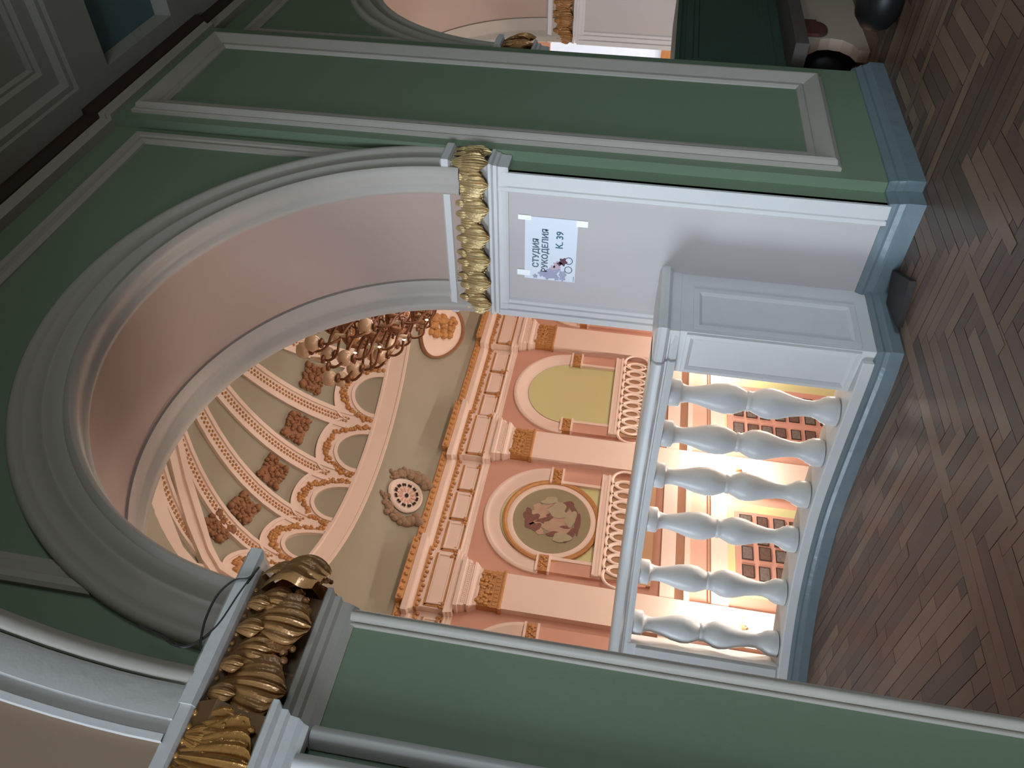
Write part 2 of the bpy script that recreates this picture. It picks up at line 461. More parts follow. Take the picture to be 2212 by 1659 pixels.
for i, (y, z) in enumerate(pp):
    a = PI * i / 40; ny, nz = -cos(a) / 1.85, -sin(a) / 1.28; q = math.hypot(ny, nz); ny /= q; nz /= q
    rows.append([(x, y + ny * d, z + nz * d) for x, d in ((.748, 0), (.752, -.008), (.762, .006), (.785, .010), (.806, -.004), (.812, -.03), (.80, -.05), (.812, -.06), (.805, -.13), (.752, -.14))])
mb.grid(rows)
struct(mb.build('trim_10', M['grey'], auto=50))
mb = MB()
fr = [((AX, y, z - .001), (AX, y, ZB)) for y, z in pp]; mb.grid(fr, smooth=False)
bk = [((-.30, y, z - .001), (-.30, y, ZB)) for y, z in pp]; mb.grid(bk, smooth=False)
mb.box(-.30, AX, -5, -1.565, FZ, ZB)
mb.box(-.30, AX, 2.16, 2.3, 2.56, ZB)
struct(mb.build('wall_transverse', M['green']))

# ------------------------------------------------------------------ left pier: green panel, edge mouldings, white respond
mb = MB()
mb.box(.60, 1.085, Y0 - .012, Y0 + .02, FZ, 2.2)
struct(mb.build('wall_left_pier', M['green']))
mb = MB()
def vroll(mb, x0, x1, y, d, z0, z1, n=8):
    rows = [[(x0 + (x1 - x0) * i / n, y - d * sin(PI * i / n) ** .6, z) for i in range(n + 1)] for z in (z0, z1)]
    mb.grid(rows); 
vroll(mb, 1.052, 1.096, Y0 - .01, .028, FZ, 2.20); vroll(mb, 1.038, 1.056, Y0 - .01, .010, FZ, 2.20)
struct(mb.build('trim_11', M['grey'], auto=60))
mb = MB(); vroll(mb, .672, .735, Y0 - .02, .045, FZ, 2.19); struct(mb.build('trim_12', M['white'], auto=60))
mb = MB(); mb.box(-.30, .640, 2.165, Y0 + .02, FZ, 2.25); vroll(mb, .585, .642, 2.166, .02, FZ, 2.2); struct(mb.build('trim_13', M['white'], auto=60))

# ------------------------------------------------------------------ gilded capitals
def leaf(mb, o, u, out, w, h, bulge, fl=5, seed=0):
    """hanging fan leaf: root at o (top), spreads downwards"""
    r = random.Random(seed); nu, nt = 40, 14
    u = Vector(u); out = Vector(out); up = Vector((0, 0, 1)); o = Vector(o); rows = []
    sk = r.uniform(-.12, .12)
    for i in range(nt + 1):
        t = i / nt
        ww = w * .5 * (.34 + .66 * sin(min(1, t * 1.18) * PI / 2)) * (1 if t < .8 else sqrt(max(0.05, 1 - ((t - .8) / .215) ** 2)))
        row = []
        for j in range(nu + 1):
            s = -1 + 2 * j / nu
            g = abs(cos(s * PI * fl * .5)) ** .7 * .7 + .3 * abs(cos(s * PI * fl * 1.5))
            d = bulge * (.25 + .95 * sin(min(1, t) * PI * .82)) * (1 - .35 * s * s) + g * .016 * (h / .2) * (.35 + t)
            e = 1 + .07 * cos(s * PI * fl) * t
            row.append(o + u * (s * ww * e + sk * w * t * .5) - up * (h * t * (1 - .18 * s * s) * (1 + .05 * g)) + out * d)
        rows.append(row)
    mb.grid(rows)
def berries(mb, c, u, out, r, n, seed):
    q = random.Random(seed); u = Vector(u); out = Vector(out); c = Vector(c)
    for i in range(n):
        a = q.uniform(0, 6.28); k = sqrt(q.random()) * r
        p = c + u * (k * cos(a)) + Vector((0, 0, k * sin(a) * 1.1)) + out * (q.uniform(0, .4) * r)
        mb.ball(p, r * q.uniform(.2, .3), 7, 5)
def capital(name, label, path, zt, hg, offa, offn, pitch, mat, loc, seed, ha=.045, tw=None):
    t = thing(name, label, 'capital', loc)
    a = MB(); a.sweep(path, [(-.05, zt), (offa - .02, zt), (offa, zt + .008), (offa, zt + ha), (offa - .015, zt + ha + .012), (-.05, zt + ha + .012)])
    a.build('abacus', M['white'], t, auto=20)
    zb = zt - hg
    n = MB(); n.sweep(path, [(-.03, zb), (offn - .008, zb), (offn + .004, zb - .008), (offn + .004, zb - .024), (offn - .012, zb - .034), (offn - .012, zb - .052), (offn - .022, zb - .06), (offn - .024, zb - .085), (.012, zb - .1), (.008, zb - .115), (-.03, zb - .115)])
    n.build('necking', M['white'] if tw is None else tw, t, auto=20)
    b = MB(); b.sweep(path, [(-.02, zb - .002), (.012, zb), (.016, zb + hg * .4), (.03, zb + hg * .75), (offa * .55, zt + .001), (-.02, zt + .001)])
    b.build('bell', M['umberbell'] if mat is not M['gold'] else M['grey'], t, auto=40)
    g = MB(); sd = seed
    for p, q in zip(path, path[1:]):
        p = Vector((*p, 0)); q = Vector((*q, 0)); L = (q - p).length; d = (q - p).normalized(); o = Vector((d.y, -d.x, 0))
        k = max(1, round(L / pitch)); st = L / k
        for i in range(k):
            c = p + d * (st * (i + .5)); last = i == k - 1
            leaf(g, c + o * .010 + Vector((0, 0, zt - .006)), d, o, st * 1.06, hg * .99, offa * .62, 7, sd)
            e = c + d * (st * .5 * (.55 if last else 1))
            leaf(g, e + o * .006 + Vector((0, 0, zt - .004)), d, o, st * .66, hg * .66, offa * .62, 5, sd + 50)
            berries(g, e + o * (offa * .55) + Vector((0, 0, zt - hg * .70)), d, o, min(.042, st * .22), 26, sd)
            leaf(g, c - d * st * .22 + o * (offa * .55) + Vector((0, 0, zt - .004)), d, o, st * .34, hg * .40, offa * .3, 3, sd + 90)
            leaf(g, c + d * st * .2 + o * (offa * .55) + Vector((0, 0, zt - .004)), d, o, st * .30, hg * .34, offa * .3, 3, sd + 95)
            for j in range(7): g.ball(c + d * st * (-.45 + .15 * j) + o * (offa * .5) + Vector((0, 0, zt - .006)), (st * .05, st * .05, .008), 6, 4)
            sd += 1
    for a_, b_, c_ in zip(path, path[1:], path[2:]):
        d1 = (Vector(b_) - Vector(a_)).normalized(); d2 = (Vector(c_) - Vector(b_)).normalized()
        if d1.x * d2.y - d1.y * d2.x > 0 and offn != .045:
            oo = (Vector((d1.y, -d1.x, 0)) + Vector((d2.y, -d2.x, 0))).normalized(); uu = Vector((-oo.y, oo.x, 0))
            w_ = max(offa * 1.9, .11)
            leaf(g, Vector((b_[0], b_[1], zt - .012)) + oo * .012, uu, oo, w_, hg * .98, offa * 1.0, 7, seed)
            leaf(g, Vector((b_[0], b_[1], zt - .006)) + oo * (offa * .6), uu, oo, w_ * .6, hg * .5, offa * .4, 5, seed + 3)
            berries(g, Vector((b_[0], b_[1], zt - hg * .8)) + oo * (offa * .5) + uu * w_ * .35, uu, oo, .03, 18, seed)
    g.build('acanthus_frieze', mat, t, auto=70)
    return t
capital('gilded_capital', 'long gold acanthus capital on the right jamb of the near arch, above the paper notice',
        [(3.745, 3.235), (3.745, 2.215), (3.868, 2.215)], 2.505, .20, .055, .035, .17, M['gold'], (3.745, 2.3, 2.2), 11)
capital('gilded_capital', 'dark gold acanthus capital at the top of the green panelled left pier',
        [(.70, 2.232), (1.092, 2.232), (1.092, 3.2)], 2.512, .212, .105, .040, .21, M['bronze'], (.9, 2.25, 2.2), 31, tw=M['grey'])
capital('gilded_capital', 'bright gold acanthus capital at the lower left corner, on the white respond',
        [(-.30, 2.165), (.700, 2.165), (.700, 2.24)], 2.512, .205, .032, .045, .25, M['gilt'], (.4, 2.2, 2.2), 61)
capital('gilded_capital', 'small dark capital in shadow at the left foot of the farther arch',
        [(5.222, 2.215), (5.335, 2.215), (5.335, 3.235)], 2.505, .20, .055, .035, .17, M['bronze'], (5.3, 2.3, 2.2), 81)
capital('gilded_capital', 'warm lit gold capital on the right jamb of the farther arch at the top edge',
        [(7.99, 3.235), (7.99, 2.215), (8.1, 2.215)], 2.505, .20, .055, .035, .17, M['bronze'], (8.0, 2.3, 2.2), 91)

# ------------------------------------------------------------------ skirting
BP = [(-.02, FZ), (.030, FZ), (.030, FZ + .085), (.024, FZ + .095), (.016, FZ + .12), (.018, FZ + .135), (.004, FZ + .165), (-.02, FZ + .17)]
def skirt(name, path, sc=1.0):
    mb = MB(); mb.sweep(path, [(o * sc, z) for o, z in BP]); struct(mb.build(name, M['plinth'], auto=25))
skirt('baseboard_pier', [(3.745, 2.81), (3.745, 2.232), (3.868, 2.232), (3.868, 2.172), (5.229, 2.172), (5.229, 2.232), (5.34, 2.232), (5.34, 3.2)], 1.3)
skirt('baseboard_right', [(8.0, 3.2), (8.0, 2.232), (12, 2.232)])
skirt('baseboard_left', [(-4.5, 2.24), (-.31, 2.24), (-.31, 2.16), (.66, 2.16), (.66, 2.225), (1.09, 2.225), (1.09, 3.2)])

# ------------------------------------------------------------------ balustrade
bal = thing('balustrade', 'curved white balustrade with vase balusters closing the near arch', 'balustrade', (3.2, 2.8, FZ))
mb = MB()
path = [(3.745, 2.765)] + [(3.216, 2.765)] + [at(_len[-1] * i / 60) for i in range(2, 61)]
# path runs so that its right hand side is the hall; the plinth faces the foyer
mb.sweep(path, [(.06, FZ), (-.008, FZ), (-.008, FZ + .055), (.0, FZ + .064), (.006, FZ + .084), (.004, FZ + .096), (.02, FZ + .114), (.06, FZ + .118)])
mb.build('plinth', M['plinth'], bal, auto=25)
mb = MB()
seg = [p for p in (at(_len[-1] * i / 60) for i in range(0, 61)) if p[1] > 2.84]
segr = [at(near(p, 0), .034) for p in seg if p[1] > 2.98]
mb.sweep(seg, [(.024, FZ + .05), (.024, FZ + .165), (.03, FZ + .172), (.25, FZ + .185), (.25, FZ + .05), (.024, FZ + .05)], caps=True)
mb.build('bottom_rail', M['balus'], bal, auto=25)
s1 = 0.37
# right pedestal
mb = MB()
px0, px1, py0, py1, pz0, pz1 = 3.245, 3.75, 2.80, 3.10, FZ + .02, 1.185
mb.box(px0, px1, py0, py1, pz0, pz1)
mb.frame(lambda u, v, d: (u, py0 - d, v), px0 + .02, px1 - .14, .23, 1.10, ((0, 0), (0, .012), (.03, .014), (.045, .002), (.047, -.001)))
mb.frame(lambda u, v, d: (px0 - d, u, v), py0 + .012, py1 - .01, .23, 1.13, ((0, 0), (0, .012), (.022, .014), (.04, .002), (.042, -.001)))
mb.build('pedestal', M['balus'], bal, auto=20)
# left pedestal on the curve
def curved_post(sa, sb):
    mb = MB(); n = 8
    ss = [sa + (sb - sa) * i / n for i in range(n + 1)]
    pf_ = [at(s, .03) for s in ss]; pb_ = [at(s, .24) for s in ss]
    z0, z1 = FZ + .1, 1.19
    mb.grid([[(*p, z0) for p in pf_], [(*p, z1) for p in pf_]], smooth=False)
    mb.grid([[(*p, z0) for p in pb_], [(*p, z1) for p in pb_]], smooth=False)
    for i in (0, -1): mb.add([(*pf_[i], z0), (*pb_[i], z0), (*pb_[i], z1), (*pf_[i], z1)], [(0, 1, 2, 3)])
    # raised border
    def strip(a, b, za, zb):
        q = [at(a + (b - a) * i / 6, .016) for i in range(7)]; q2 = [at(a + (b - a) * i / 6, .031) for i in range(7)]
        mb.grid([[(*p, za) for p in q], [(*p, zb) for p in q]], smooth=False)
        for z in (za, zb): mb.grid([[(*p, z) for p in q], [(*p, z) for p in q2]], smooth=False)
        for i in (0, -1): mb.add([(*q[i], za), (*q2[i], za), (*q2[i], zb), (*q[i], zb)], [(0, 1, 2, 3)])
    w = .05
    strip(sa + .02, sa + .02 + w, .23, 1.13); strip(sb - .02 - w, sb - .02, .23, 1.13)
    strip(sa + .02 + w, sb - .02 - w, .23, .23 + w); strip(sa + .02 + w, sb - .02 - w, 1.13 - w, 1.13)
    return mb.build('pedestal', M['balus'], bal, auto=20)
s2 = near((2.47, 4.87), .03)
curved_post(s2, s2 + .5)
# handrail
HR = [(.0, 1.165), (-.004, 1.19), (.008, 1.205), (-.004, 1.212), (-.004, 1.222), (-.028, 1.226), (-.044, 1.240), (-.046, 1.268), (-.034, 1.286), (-.01, 1.296), (.27, 1.296), (.30, 1.275), (.30, 1.235), (.27, 1.222), (.26, 1.165), (.0, 1.165)]
mb = MB()
mb.sweep(segr, HR, smooth=True)
cap_ = [(o + .0, z) for o, z in HR[:10]]
pth = [(3.752, 2.80), (3.242, 2.80), (3.205, 3.06)]
mb.sweep(pth, cap_ + [(.27, 1.296), (.27, 1.165)], smooth=False, caps=False)
mb.box(3.235, 3.752, 2.795, 3.12, 1.17, 1.294)
mb.build('handrail', M['balus'], bal, auto=40)
# balusters
BPROF = [(0.0, .080), (.014, .084), (.07, .084), (.078, .076), (.085, .060), (.11, .052), (.14, .050), (.20, .060), (.28, .082), (.35, .092), (.40, .088), (.445, .070), (.47, .058), (.478, .062), (.492, .062), (.50, .058), (.53, .070), (.57, .088), (.61, .093), (.66, .086), (.74, .062), (.81, .049), (.86, .048), (.895, .060), (.915, .074), (.93, .078), (.94, .084), (.985, .086), (1.0, .084)]
zb0, zb1 = FZ + .182, 1.17
ref = None
bpos = [(3.27, 3.29), (3.21, 3.60), (3.12, 3.93), (2.98, 4.23), (2.79, 4.55), (2.585, 4.83)]
bs = [near(p, .13) for p in bpos]
for i, sv in enumerate(bs):
    x, y = at(sv, .13)
    if ref is None:
        mb = MB(); mb.lathe([(r * .98, zb1 - (zb1 - zb0) * t) for t, r in BPROF], (0, 0, 0), 28)
        me_o = mb.build('baluster', M['balus'], None, auto=50); ref = me_o.data
        o = me_o
    else:
        o = bpy.data.objects.new('baluster', ref); COL.objects.link(o)
    o.parent = bal; o.location = (x - 3.2, y - 2.8, -FZ)

# ------------------------------------------------------------------ paper notice
nt_ = thing('paper_notice', 'white paper notice taped to the right jamb under the gold capital', 'notice', (3.747, 2.72, 1.94))
NX = 3.747
def nf(u, v, d=0): return (NX - .003 - d, u, v)       # u grows to the reader's left
def quad(mb, u0, u1, v0, v1, d): mb.add([nf(u0, v0, d), nf(u1, v0, d), nf(u1, v1, d), nf(u0, v1, d)], [(0, 1, 2, 3)])
mb = MB(); mb.box(NX - .003, NX - .0012, 2.505, 2.945, 1.79, 2.095); mb.build('sheet', M['paper'], nt_)
for (u0, u1, v0, v1) in ((2.50, 2.53, 2.06, 2.135), (2.505, 2.545, 1.735, 1.80), (2.885, 2.925, 2.06, 2.14)):
    mb = MB(); mb.box(NX - .0045, NX - .0015, u0, u1, v0, v1); mb.build('tape', M['tape'], nt_)
def ctext(txt, size, u, v, mat, right=False):
    cu = bpy.data.curves.new('lettering', 'FONT'); cu.body = txt; cu.size = size; cu.extrude = .0004; cu.align_x = 'RIGHT' if right else 'LEFT'
    cu.offset = .0012
    cu.materials.append(mat); o = bpy.data.objects.new('lettering', cu); COL.objects.link(o); o.parent = nt_
    # text x -> -Y, text y -> +Z, normal -> -X
    m = Matrix(((0, 0, -1, 0), (-1, 0, 0, 0), (0, 1, 0, 0), (0, 0, 0, 1)))
    bpy.context.view_layer.update()
    me = bpy.data.meshes.new_from_object(o.evaluated_get(bpy.context.evaluated_depsgraph_get())); bpy.data.objects.remove(o); bpy.data.curves.remove(cu)
    me.name = 'lettering'; o = bpy.data.objects.new('lettering', me); COL.objects.link(o); o.parent = nt_
    o.matrix_local = Matrix.Translation(Vector((NX - .0038, u, v)) - Vector(nt_.location)) @ m
ctext('СТУДИЯ', .050, 2.86, 2.012, M['ink'])
ctext('РУКОДЕЛИЯ', .050, 2.89, 1.958, M['ink'])
ctext('К. 39', .056, 2.71, 1.872, M['tealink'])
def disc(mb, u, v, ru, rv, d, n=20, pet=0, ph=0):
    pts = []
    for i in range(n):
        a = 2 * PI * i / n; k = 1 + (.22 * cos(pet * a + ph) if pet else 0)
        pts.append(nf(u + ru * k * cos(a), v + rv * k * sin(a), d))
    mb.cap(pts)
mb = MB(); r7 = random.Random(5)
for u, v, r in ((2.90, 1.99, .022), (2.915, 1.955, .024), (2.90, 1.92, .026), (2.875, 1.94, .022), (2.925, 1.90, .016), (2.89, 1.865, .022), (2.86, 1.90, .02), (2.925, 2.03, .014)):
    disc(mb, u, v, r, r, .0006 + r7.random() * .0004, 30, 5, r7.random() * 6)
disc(mb, 2.915, 1.865, .03, .018, .0005, 30, 6); mb.build('print_flowers', M['petal'], nt_)
mb = MB(); disc(mb, 2.80, 1.865, .026, .022, .0012, 40, 5, 1.0); disc(mb, 2.815, 1.885, .014, .016, .0012, 30, 4); mb.build('print_flower', M['winered'], nt_)
mb = MB(); disc(mb, 2.83, 1.90, .028, .022, .0008, 30, 6); disc(mb, 2.85, 1.925, .018, .016, .0008, 30, 5); mb.build('print_flower', M['rose'], nt_)
mb = MB()
for u, v in ((2.79, 1.832), (2.855, 1.832)):
    a = [nf(u + .026 * cos(2 * PI * i / 24), v + .024 * sin(2 * PI * i / 24), .001) for i in range(24)]
    b = [nf(u + .021 * cos(2 * PI * i / 24), v + .019 * sin(2 * PI * i / 24), .001) for i in range(24)]
    mb.grid([a, b], cv=True, smooth=False)
quad(mb, 2.90, 2.94, 1.797, 1.80, .001)
mb.build('print_rings', M['ink'], nt_)

# dark plate lying on the floor in the corner by the pedestal
mb = MB()
mb.add([(3.70, 2.60, FZ), (3.44, 2.47, FZ), (3.36, 2.71, FZ), (3.60, 2.745, FZ), (3.70, 2.60, FZ + .035), (3.44, 2.47, FZ + .035), (3.36, 2.71, FZ + .035), (3.60, 2.745, FZ + .035)],
       [(0, 1, 2, 3), (4, 7, 6, 5), (0, 4, 5, 1), (1, 5, 6, 2), (2, 6, 7, 3), (3, 7, 4, 0)])
tag(mb.build('wooden_block', M['hatch']), 'dark flat wooden block on the floor in the corner beside the balustrade pedestal', 'block')

# ------------------------------------------------------------------ camera
yaw, pit, rol = math.radians(43.93594734), math.radians(7.15162428), math.radians(6.99513428)
FPX = 1688.65
f = Vector((sin(yaw) * cos(pit), cos(yaw) * cos(pit), sin(pit)))
r0 = Vector((cos(yaw), -sin(yaw), 0)); u0 = r0.cross(f)
r2 = cos(rol) * r0 + sin(rol) * u0; u2 = -sin(rol) * r0 + cos(rol) * u0
cam = bpy.data.cameras.new('camera'); cam.sensor_fit = 'HORIZONTAL'; cam.sensor_width = 36; cam.lens = FPX * 36 / 2212; cam.clip_start = .05; cam.clip_end = 100
co = bpy.data.objects.new('camera', cam); COL.objects.link(co)
X, Y, Z = -u2, r2, -f
co.matrix_world = Matrix(((X.x, Y.x, Z.x, 0), (X.y, Y.y, Z.y, 0), (X.z, Y.z, Z.z, 1.5), (0, 0, 0, 1)))
S.camera = co
EYE = Vector((0, 0, 1.5))
def ray(px, py): return f - ((px - 1106) / FPX) * u2 - ((py - 829.5) / FPX) * r2

# cable hanging from the left capital
mb = MB()
def onY(px, py, yv): d = ray(px, py); return EYE + d * (yv / d.y)
mb.tube(catmull([tuple(onY(*q, 2.12)) for q in ((560, 1225), (538, 1248), (505, 1254), (470, 1285), (445, 1335), (434, 1380), (433, 1402))], 5), .0035, 6)
mb.tube(catmull([tuple(onY(*q, 2.13)) for q in ((548, 1240), (515, 1285), (475, 1345), (440, 1378), (405, 1396), (375, 1392), (345, 1370), (300, 1352))], 5), .0045, 6)
tag(mb.build('cable', M['cable']), 'thin dark cable looping over the top of the left capital', 'cable')
#HALL
# ------------------------------------------------------------------ the hall: shell
HX0, HX1, HY, HF, HC = -3.0, 21.0, 15.6, -5.2, 5.45
mb = MB(); mb.box(HX0, HX1, HY, HY + .3, HF, HC + .2); struct(mb.build('wall_hall_far', M['salmon']))
mb = MB(); mb.box(HX0 - .3, HX0, Y1, HY + .3, HF, HC + .2); struct(mb.build('wall_hall_left', M['salmon']))
mb = MB()
mb.box(HX1, HX1 + .3, Y1, 8.0, HF, HC + .2); mb.box(HX1, HX1 + .3, 10.6, HY + .3, HF, HC + .2)
mb.box(HX1, HX1 + .3, 8.0, 10.6, HF, 1.25); mb.box(HX1, HX1 + .3, 8.0, 10.6, 4.2, HC + .2)
struct(mb.build('wall_hall_right', M['salmon']))
mb = MB(); mb.box(HX0, HX1, Y1 - .2, Y1, HF, FZ - .3); struct(mb.build('wall_hall_near', M['salmon']))
mb = MB(); mb.box(HX0 - .3, HX1 + .3, Y1 - .2, HY + .3, HF - .2, HF); struct(mb.build('floor_hall', M['planks'] if False else M['brown']))
# tall pale window in the end wall, seen through the farther arch
m = glow('daylit window pane', (205, 222, 240), .55)
mb = MB(); mb.box(HX1 + .1, HX1 + .12, 8.0, 10.6, 1.25, 4.2); struct(mb.build('window_2', m))
mb = MB(); mb.box(HX1 - .12, HX1, 7.4, 11.2, .62, 1.25); struct(mb.build('trim_20', M['hgold']))

# dome, drum ring and cove
CX, CY, RR, DZ, DH = 10.29, 8.77, 5.43, 7.0, 3.1
def dome(az, ph, d=0.0):
    az = math.radians(az); ph = math.radians(ph)
    return (CX + (RR - d) * cos(ph) * cos(az), CY + (RR - d) * cos(ph) * sin(az), DZ + (DH - d) * sin(ph))
mb = MB(); mb.grid([[dome(a * 3, p) for a in range(120)] for p in list(range(0, 90, 4)) + [89.9]], cv=True); struct(mb.build('ceiling_dome', M['cove'], auto=0))
mb = MB()
rg = [(RR + .02, DZ + .0), (RR - .05, DZ - .0), (RR - .05, DZ - .06), (RR - .02, DZ - .08), (RR - .02, DZ - .42), (RR - .05, DZ - .44), (RR - .05, DZ - .50), (RR + .02, DZ - .50)]
AZA, AZB = 146, 262          # between these bearings the drum is open to a flat bay
ra_ = [AZB - 360 + (AZA - AZB + 360) * i / 90 for i in range(91)]
mb.grid([[(CX + r * cos(math.radians(a)), CY + r * sin(math.radians(a)), z) for r, z in rg] for a in ra_])
struct(mb.build('ceiling_ring', M['cream'], auto=30))
def cove(az, t, d=0.0):
    dx, dy = cos(math.radians(az)), sin(math.radians(az)); c = []
    if abs(dx) > 1e-6: c.append(((HX1 if dx > 0 else HX0) - CX) / dx)
    if abs(dy) > 1e-6: c.append(((15.25 if dy > 0 else 3.25) - CY) / dy)
    D = min(c); r = RR + (D - RR) * t
    t = min(1, max(0, t))
    return (CX + (r - d) * dx, CY + (r - d) * dy, HC + 1.05 * (1 - t ** 2.2) ** .6 - d)
mb = MB()
cor = [math.degrees(math.atan2(y - CY, x - CX)) % 360 for x in (HX0, HX1) for y in (3.25, 15.25)]
TT = (0, .1, .2, .3, .4, .5, .6, .7, .78, .85, .9, .94, .97, .985, 1)
azs = sorted([AZB - 360 + 2 * i for i in range((AZA - AZB + 360) // 2 + 1)] + [c for c in cor if c < AZA] + [c - 360 for c in cor if c > AZB])
mb.grid([[cove(a, t) for t in TT] for a in azs])
azf = sorted([AZA + 2 * i for i in range((AZB - AZA) // 2 + 1)] + [c for c in cor if AZA < c < AZB])
mb.grid([[(cove(a, t)[0], cove(a, t)[1], DZ) for t in (0, .5, 1)] for a in azf])
for a in (AZA, AZB): mb.grid([[cove(a, t), (cove(a, t)[0], cove(a, t)[1], DZ)] for t in TT], smooth=False)
struct(mb.build('ceiling_cove', M['cove'], auto=0))
mb = MB(); mb.box(HX0 - .3, HX1 + .3, Y1 - .2, HY + .3, 10.4, 10.6); mb.box(HX0 - .3, HX1 + .3, HY, HY + .3, HC, 10.5); mb.box(HX0 - .3, HX1 + .3, Y1 - .3, Y1 - .1, HC, 10.5); mb.box(HX0 - .3, HX0, Y1 - .3, HY + .3, HC, 10.5); mb.box(HX1, HX1 + .3, Y1 - .3, HY + .3, HC, 10.5)
struct(mb.build('ceiling_roof', M['brown']))

NR, AZ0 = 22, 92.5
ST_ = 360 / NR
def dstrip(mb, pts, w0, w1, d, edge=.03):
    """ribbon on the dome along (az,phi) points between side offsets w0..w1 metres"""
    rows = []
    for az, ph in pts:
        k = math.degrees(1 / (RR * max(.12, cos(math.radians(ph)))))
        rows.append([dome(az + w0 * k, ph, 0), dome(az + w0 * k, ph, d), dome(az + w1 * k, ph, d), dome(az + w1 * k, ph, 0)])
    mb.grid(rows, smooth=True)
ords = ['', 'second ', 'third ', 'fourth ', 'fifth ', 'sixth ', 'seventh ', 'eighth ']
for i in range(-4, 5):
    az = AZ0 + ST_ * i
    t = thing('ceiling_rib', 'cream dome rib with a dotted gold centre line', 'ceiling rib', dome(az, 12), 'cream ribs of the hall dome')
    line = [(az, p) for p in (9, 12, 16, 20, 25, 30, 35, 40, 45, 50, 55, 60, 65, 70, 75)]
    mb = MB(); dstrip(mb, line, -.23, -.13, .07); dstrip(mb, line, .13, .23, .07); mb.build('border', M['cream'], t, auto=50)
    mb = MB(); dstrip(mb, line, -.13, .13, .035); mb.build('band', M['cream'], t, auto=50)
    mb = MB()
    p = 11.0
    while p < 74:
        k = math.degrees(1 / (RR * max(.12, cos(math.radians(p)))))
        for s in (-.04, .045): mb.ball(dome(az + s * k, p + s * 8, .04), (.036, .036, .028), 6, 4)
        p += 1.25
    mb.build('gold_beads', M['hgold'], t, auto=0)
for i in range(-4, 4):
    azc = AZ0 + ST_ * (i + .5)
    t = thing('ceiling_lunette', 'cream scalloped arch with gold leaves at the foot of the dome', 'ceiling ornament', dome(azc, 12), 'scalloped arches around the foot of the dome')
    H_ = ST_ / 2
    def po(d): return 12.0 + 7.2 * sqrt(max(0, 1 - (d / (H_ * 1.0)) ** 2))
    def pi_(d, w=5.4, h=11.3): return h * sqrt(max(0, 1 - (d / w) ** 2)) if abs(d) < w else 0
    ds = [-H_ + 2 * H_ * j / 48 for j in range(49)]
    mb = MB(); mb.grid([[dome(azc + d, pi_(d) + (po(d) - pi_(d)) * q, .035) for q in (0, .33, .66, 1)] for d in ds]); mb.build('band', M['cream'], t, auto=50)
    mb = MB()
    mb.grid([[dome(azc + d, po(d) + .3, 0), dome(azc + d, po(d) + .3, .07), dome(azc + d, po(d) - 1.1, .07), dome(azc + d, po(d) - 1.1, .03)] for d in ds])
    rows = []
    for j in range(41):
        a = PI * j / 40
        rows.append([dome(azc + w * cos(a), h * sin(a), q) for w, h, q in ((5.2, 11.0, 0), (5.2, 11.0, .075), (6.3, 12.4, .075), (6.3, 12.4, .03))])
    mb.grid(rows); mb.build('border', M['cream'], t, auto=50)
    mb = MB(); rr = random.Random(i + 20)
    for j in range(26):
        a = PI * (j + .5) / 26
        w, h = 7.05, 15.2
        for q in range(4):
            b_ = rr.uniform(.03, .058); mb.ball(dome(azc + (w + rr.uniform(-.7, .7)) * cos(a), h * sin(a) + rr.uniform(-1.3, 1.3) + .6, .045), (b_, b_, b_), 6, 4)
    mb.build('gold_leaves', M['hgold'], t, auto=0)
places = ['next to the chandelier', 'just left of the chandelier', 'third from the broad band', 'second from the broad band', 'closest to the broad cream band']
for n_, i in enumerate((-2, -1, 0, 1, 2)):
    azc = AZ0 + ST_ * (i + .5) if i < 2 else 129.3
    t = MB(); rr = random.Random(40 + i)
    def lp(u, v, d): k = math.degrees(1 / (RR * .48)); return dome(azc + u * k * .55, 28.8 + v * 11.5, d)
    g = []
    for iu in range(13):
        row = []
        for iv in range(13):
            u, v = (iu - 6) / 6, (iv - 6) / 6
            w = 1 - .10 * (1 - abs(sin(3 * PI * (u + v)))); row.append(lp(u * .36 * w, v * .36 * w, .02 if max(abs(u), abs(v)) > .95 else .05))
        g.append(row)
    t.grid(g)
    for q in range(60):
        u, v = rr.uniform(-.36, .36), rr.uniform(-.36, .36)
        r_ = rr.uniform(.03, .06); t.ball(lp(u, v, .06), (r_, r_, r_), 6, 4)
    for e in ((-.27, -.27), (.27, -.27), (.27, .27), (-.27, .27), (0, .08), (0, -.12)): t.ball(lp(*e, .06), (.085, .085, .07), 7, 5)
    o = t.build('ceiling_rosette', M['umber'], auto=0)
    tag(o, 'brown gilded square foliage ornament on the green dome, ' + places[n_], 'ceiling ornament', 'square foliage ornaments of the dome')
# broad cream transverse bands at the left of the dome
def band(name, label, pts, d, mats, wid):
    t = thing(name, label, 'ceiling band', pts[0][0])
    for nm, a, b, dd, mt in wid:
        mb = MB(); rows = []
        for L, R_ in pts:
            L = Vector(L); R_ = Vector(R_); C_ = Vector((CX, CY, DZ)); 
            p = L.lerp(R_, a); q = L.lerp(R_, b); n1 = (C_ - p).normalized(); n2 = (C_ - q).normalized()
            rows.append([p + n1 * .01, p + n1 * dd, q + n2 * dd, q + n2 * .01])
        mb.grid(rows); mb.build(nm, M[mt], t, auto=50)
bl = [(8.55, 10.55, 9.72), (7.89, 11.14, 9.43), (7.29, 11.51, 9.05), (6.75, 11.7, 8.65), (6.1, 11.7, 8.05), (5.75, 11.62, 7.6), (5.55, 11.45, 7.1)]
br = [(8.95, 10.75, 9.74), (8.3, 11.42, 9.46), (7.85, 11.78, 9.2), (7.25, 12.06, 8.75), (6.6, 12.12, 8.25), (6.17, 12.0, 7.82), (5.95, 11.9, 7.4)]
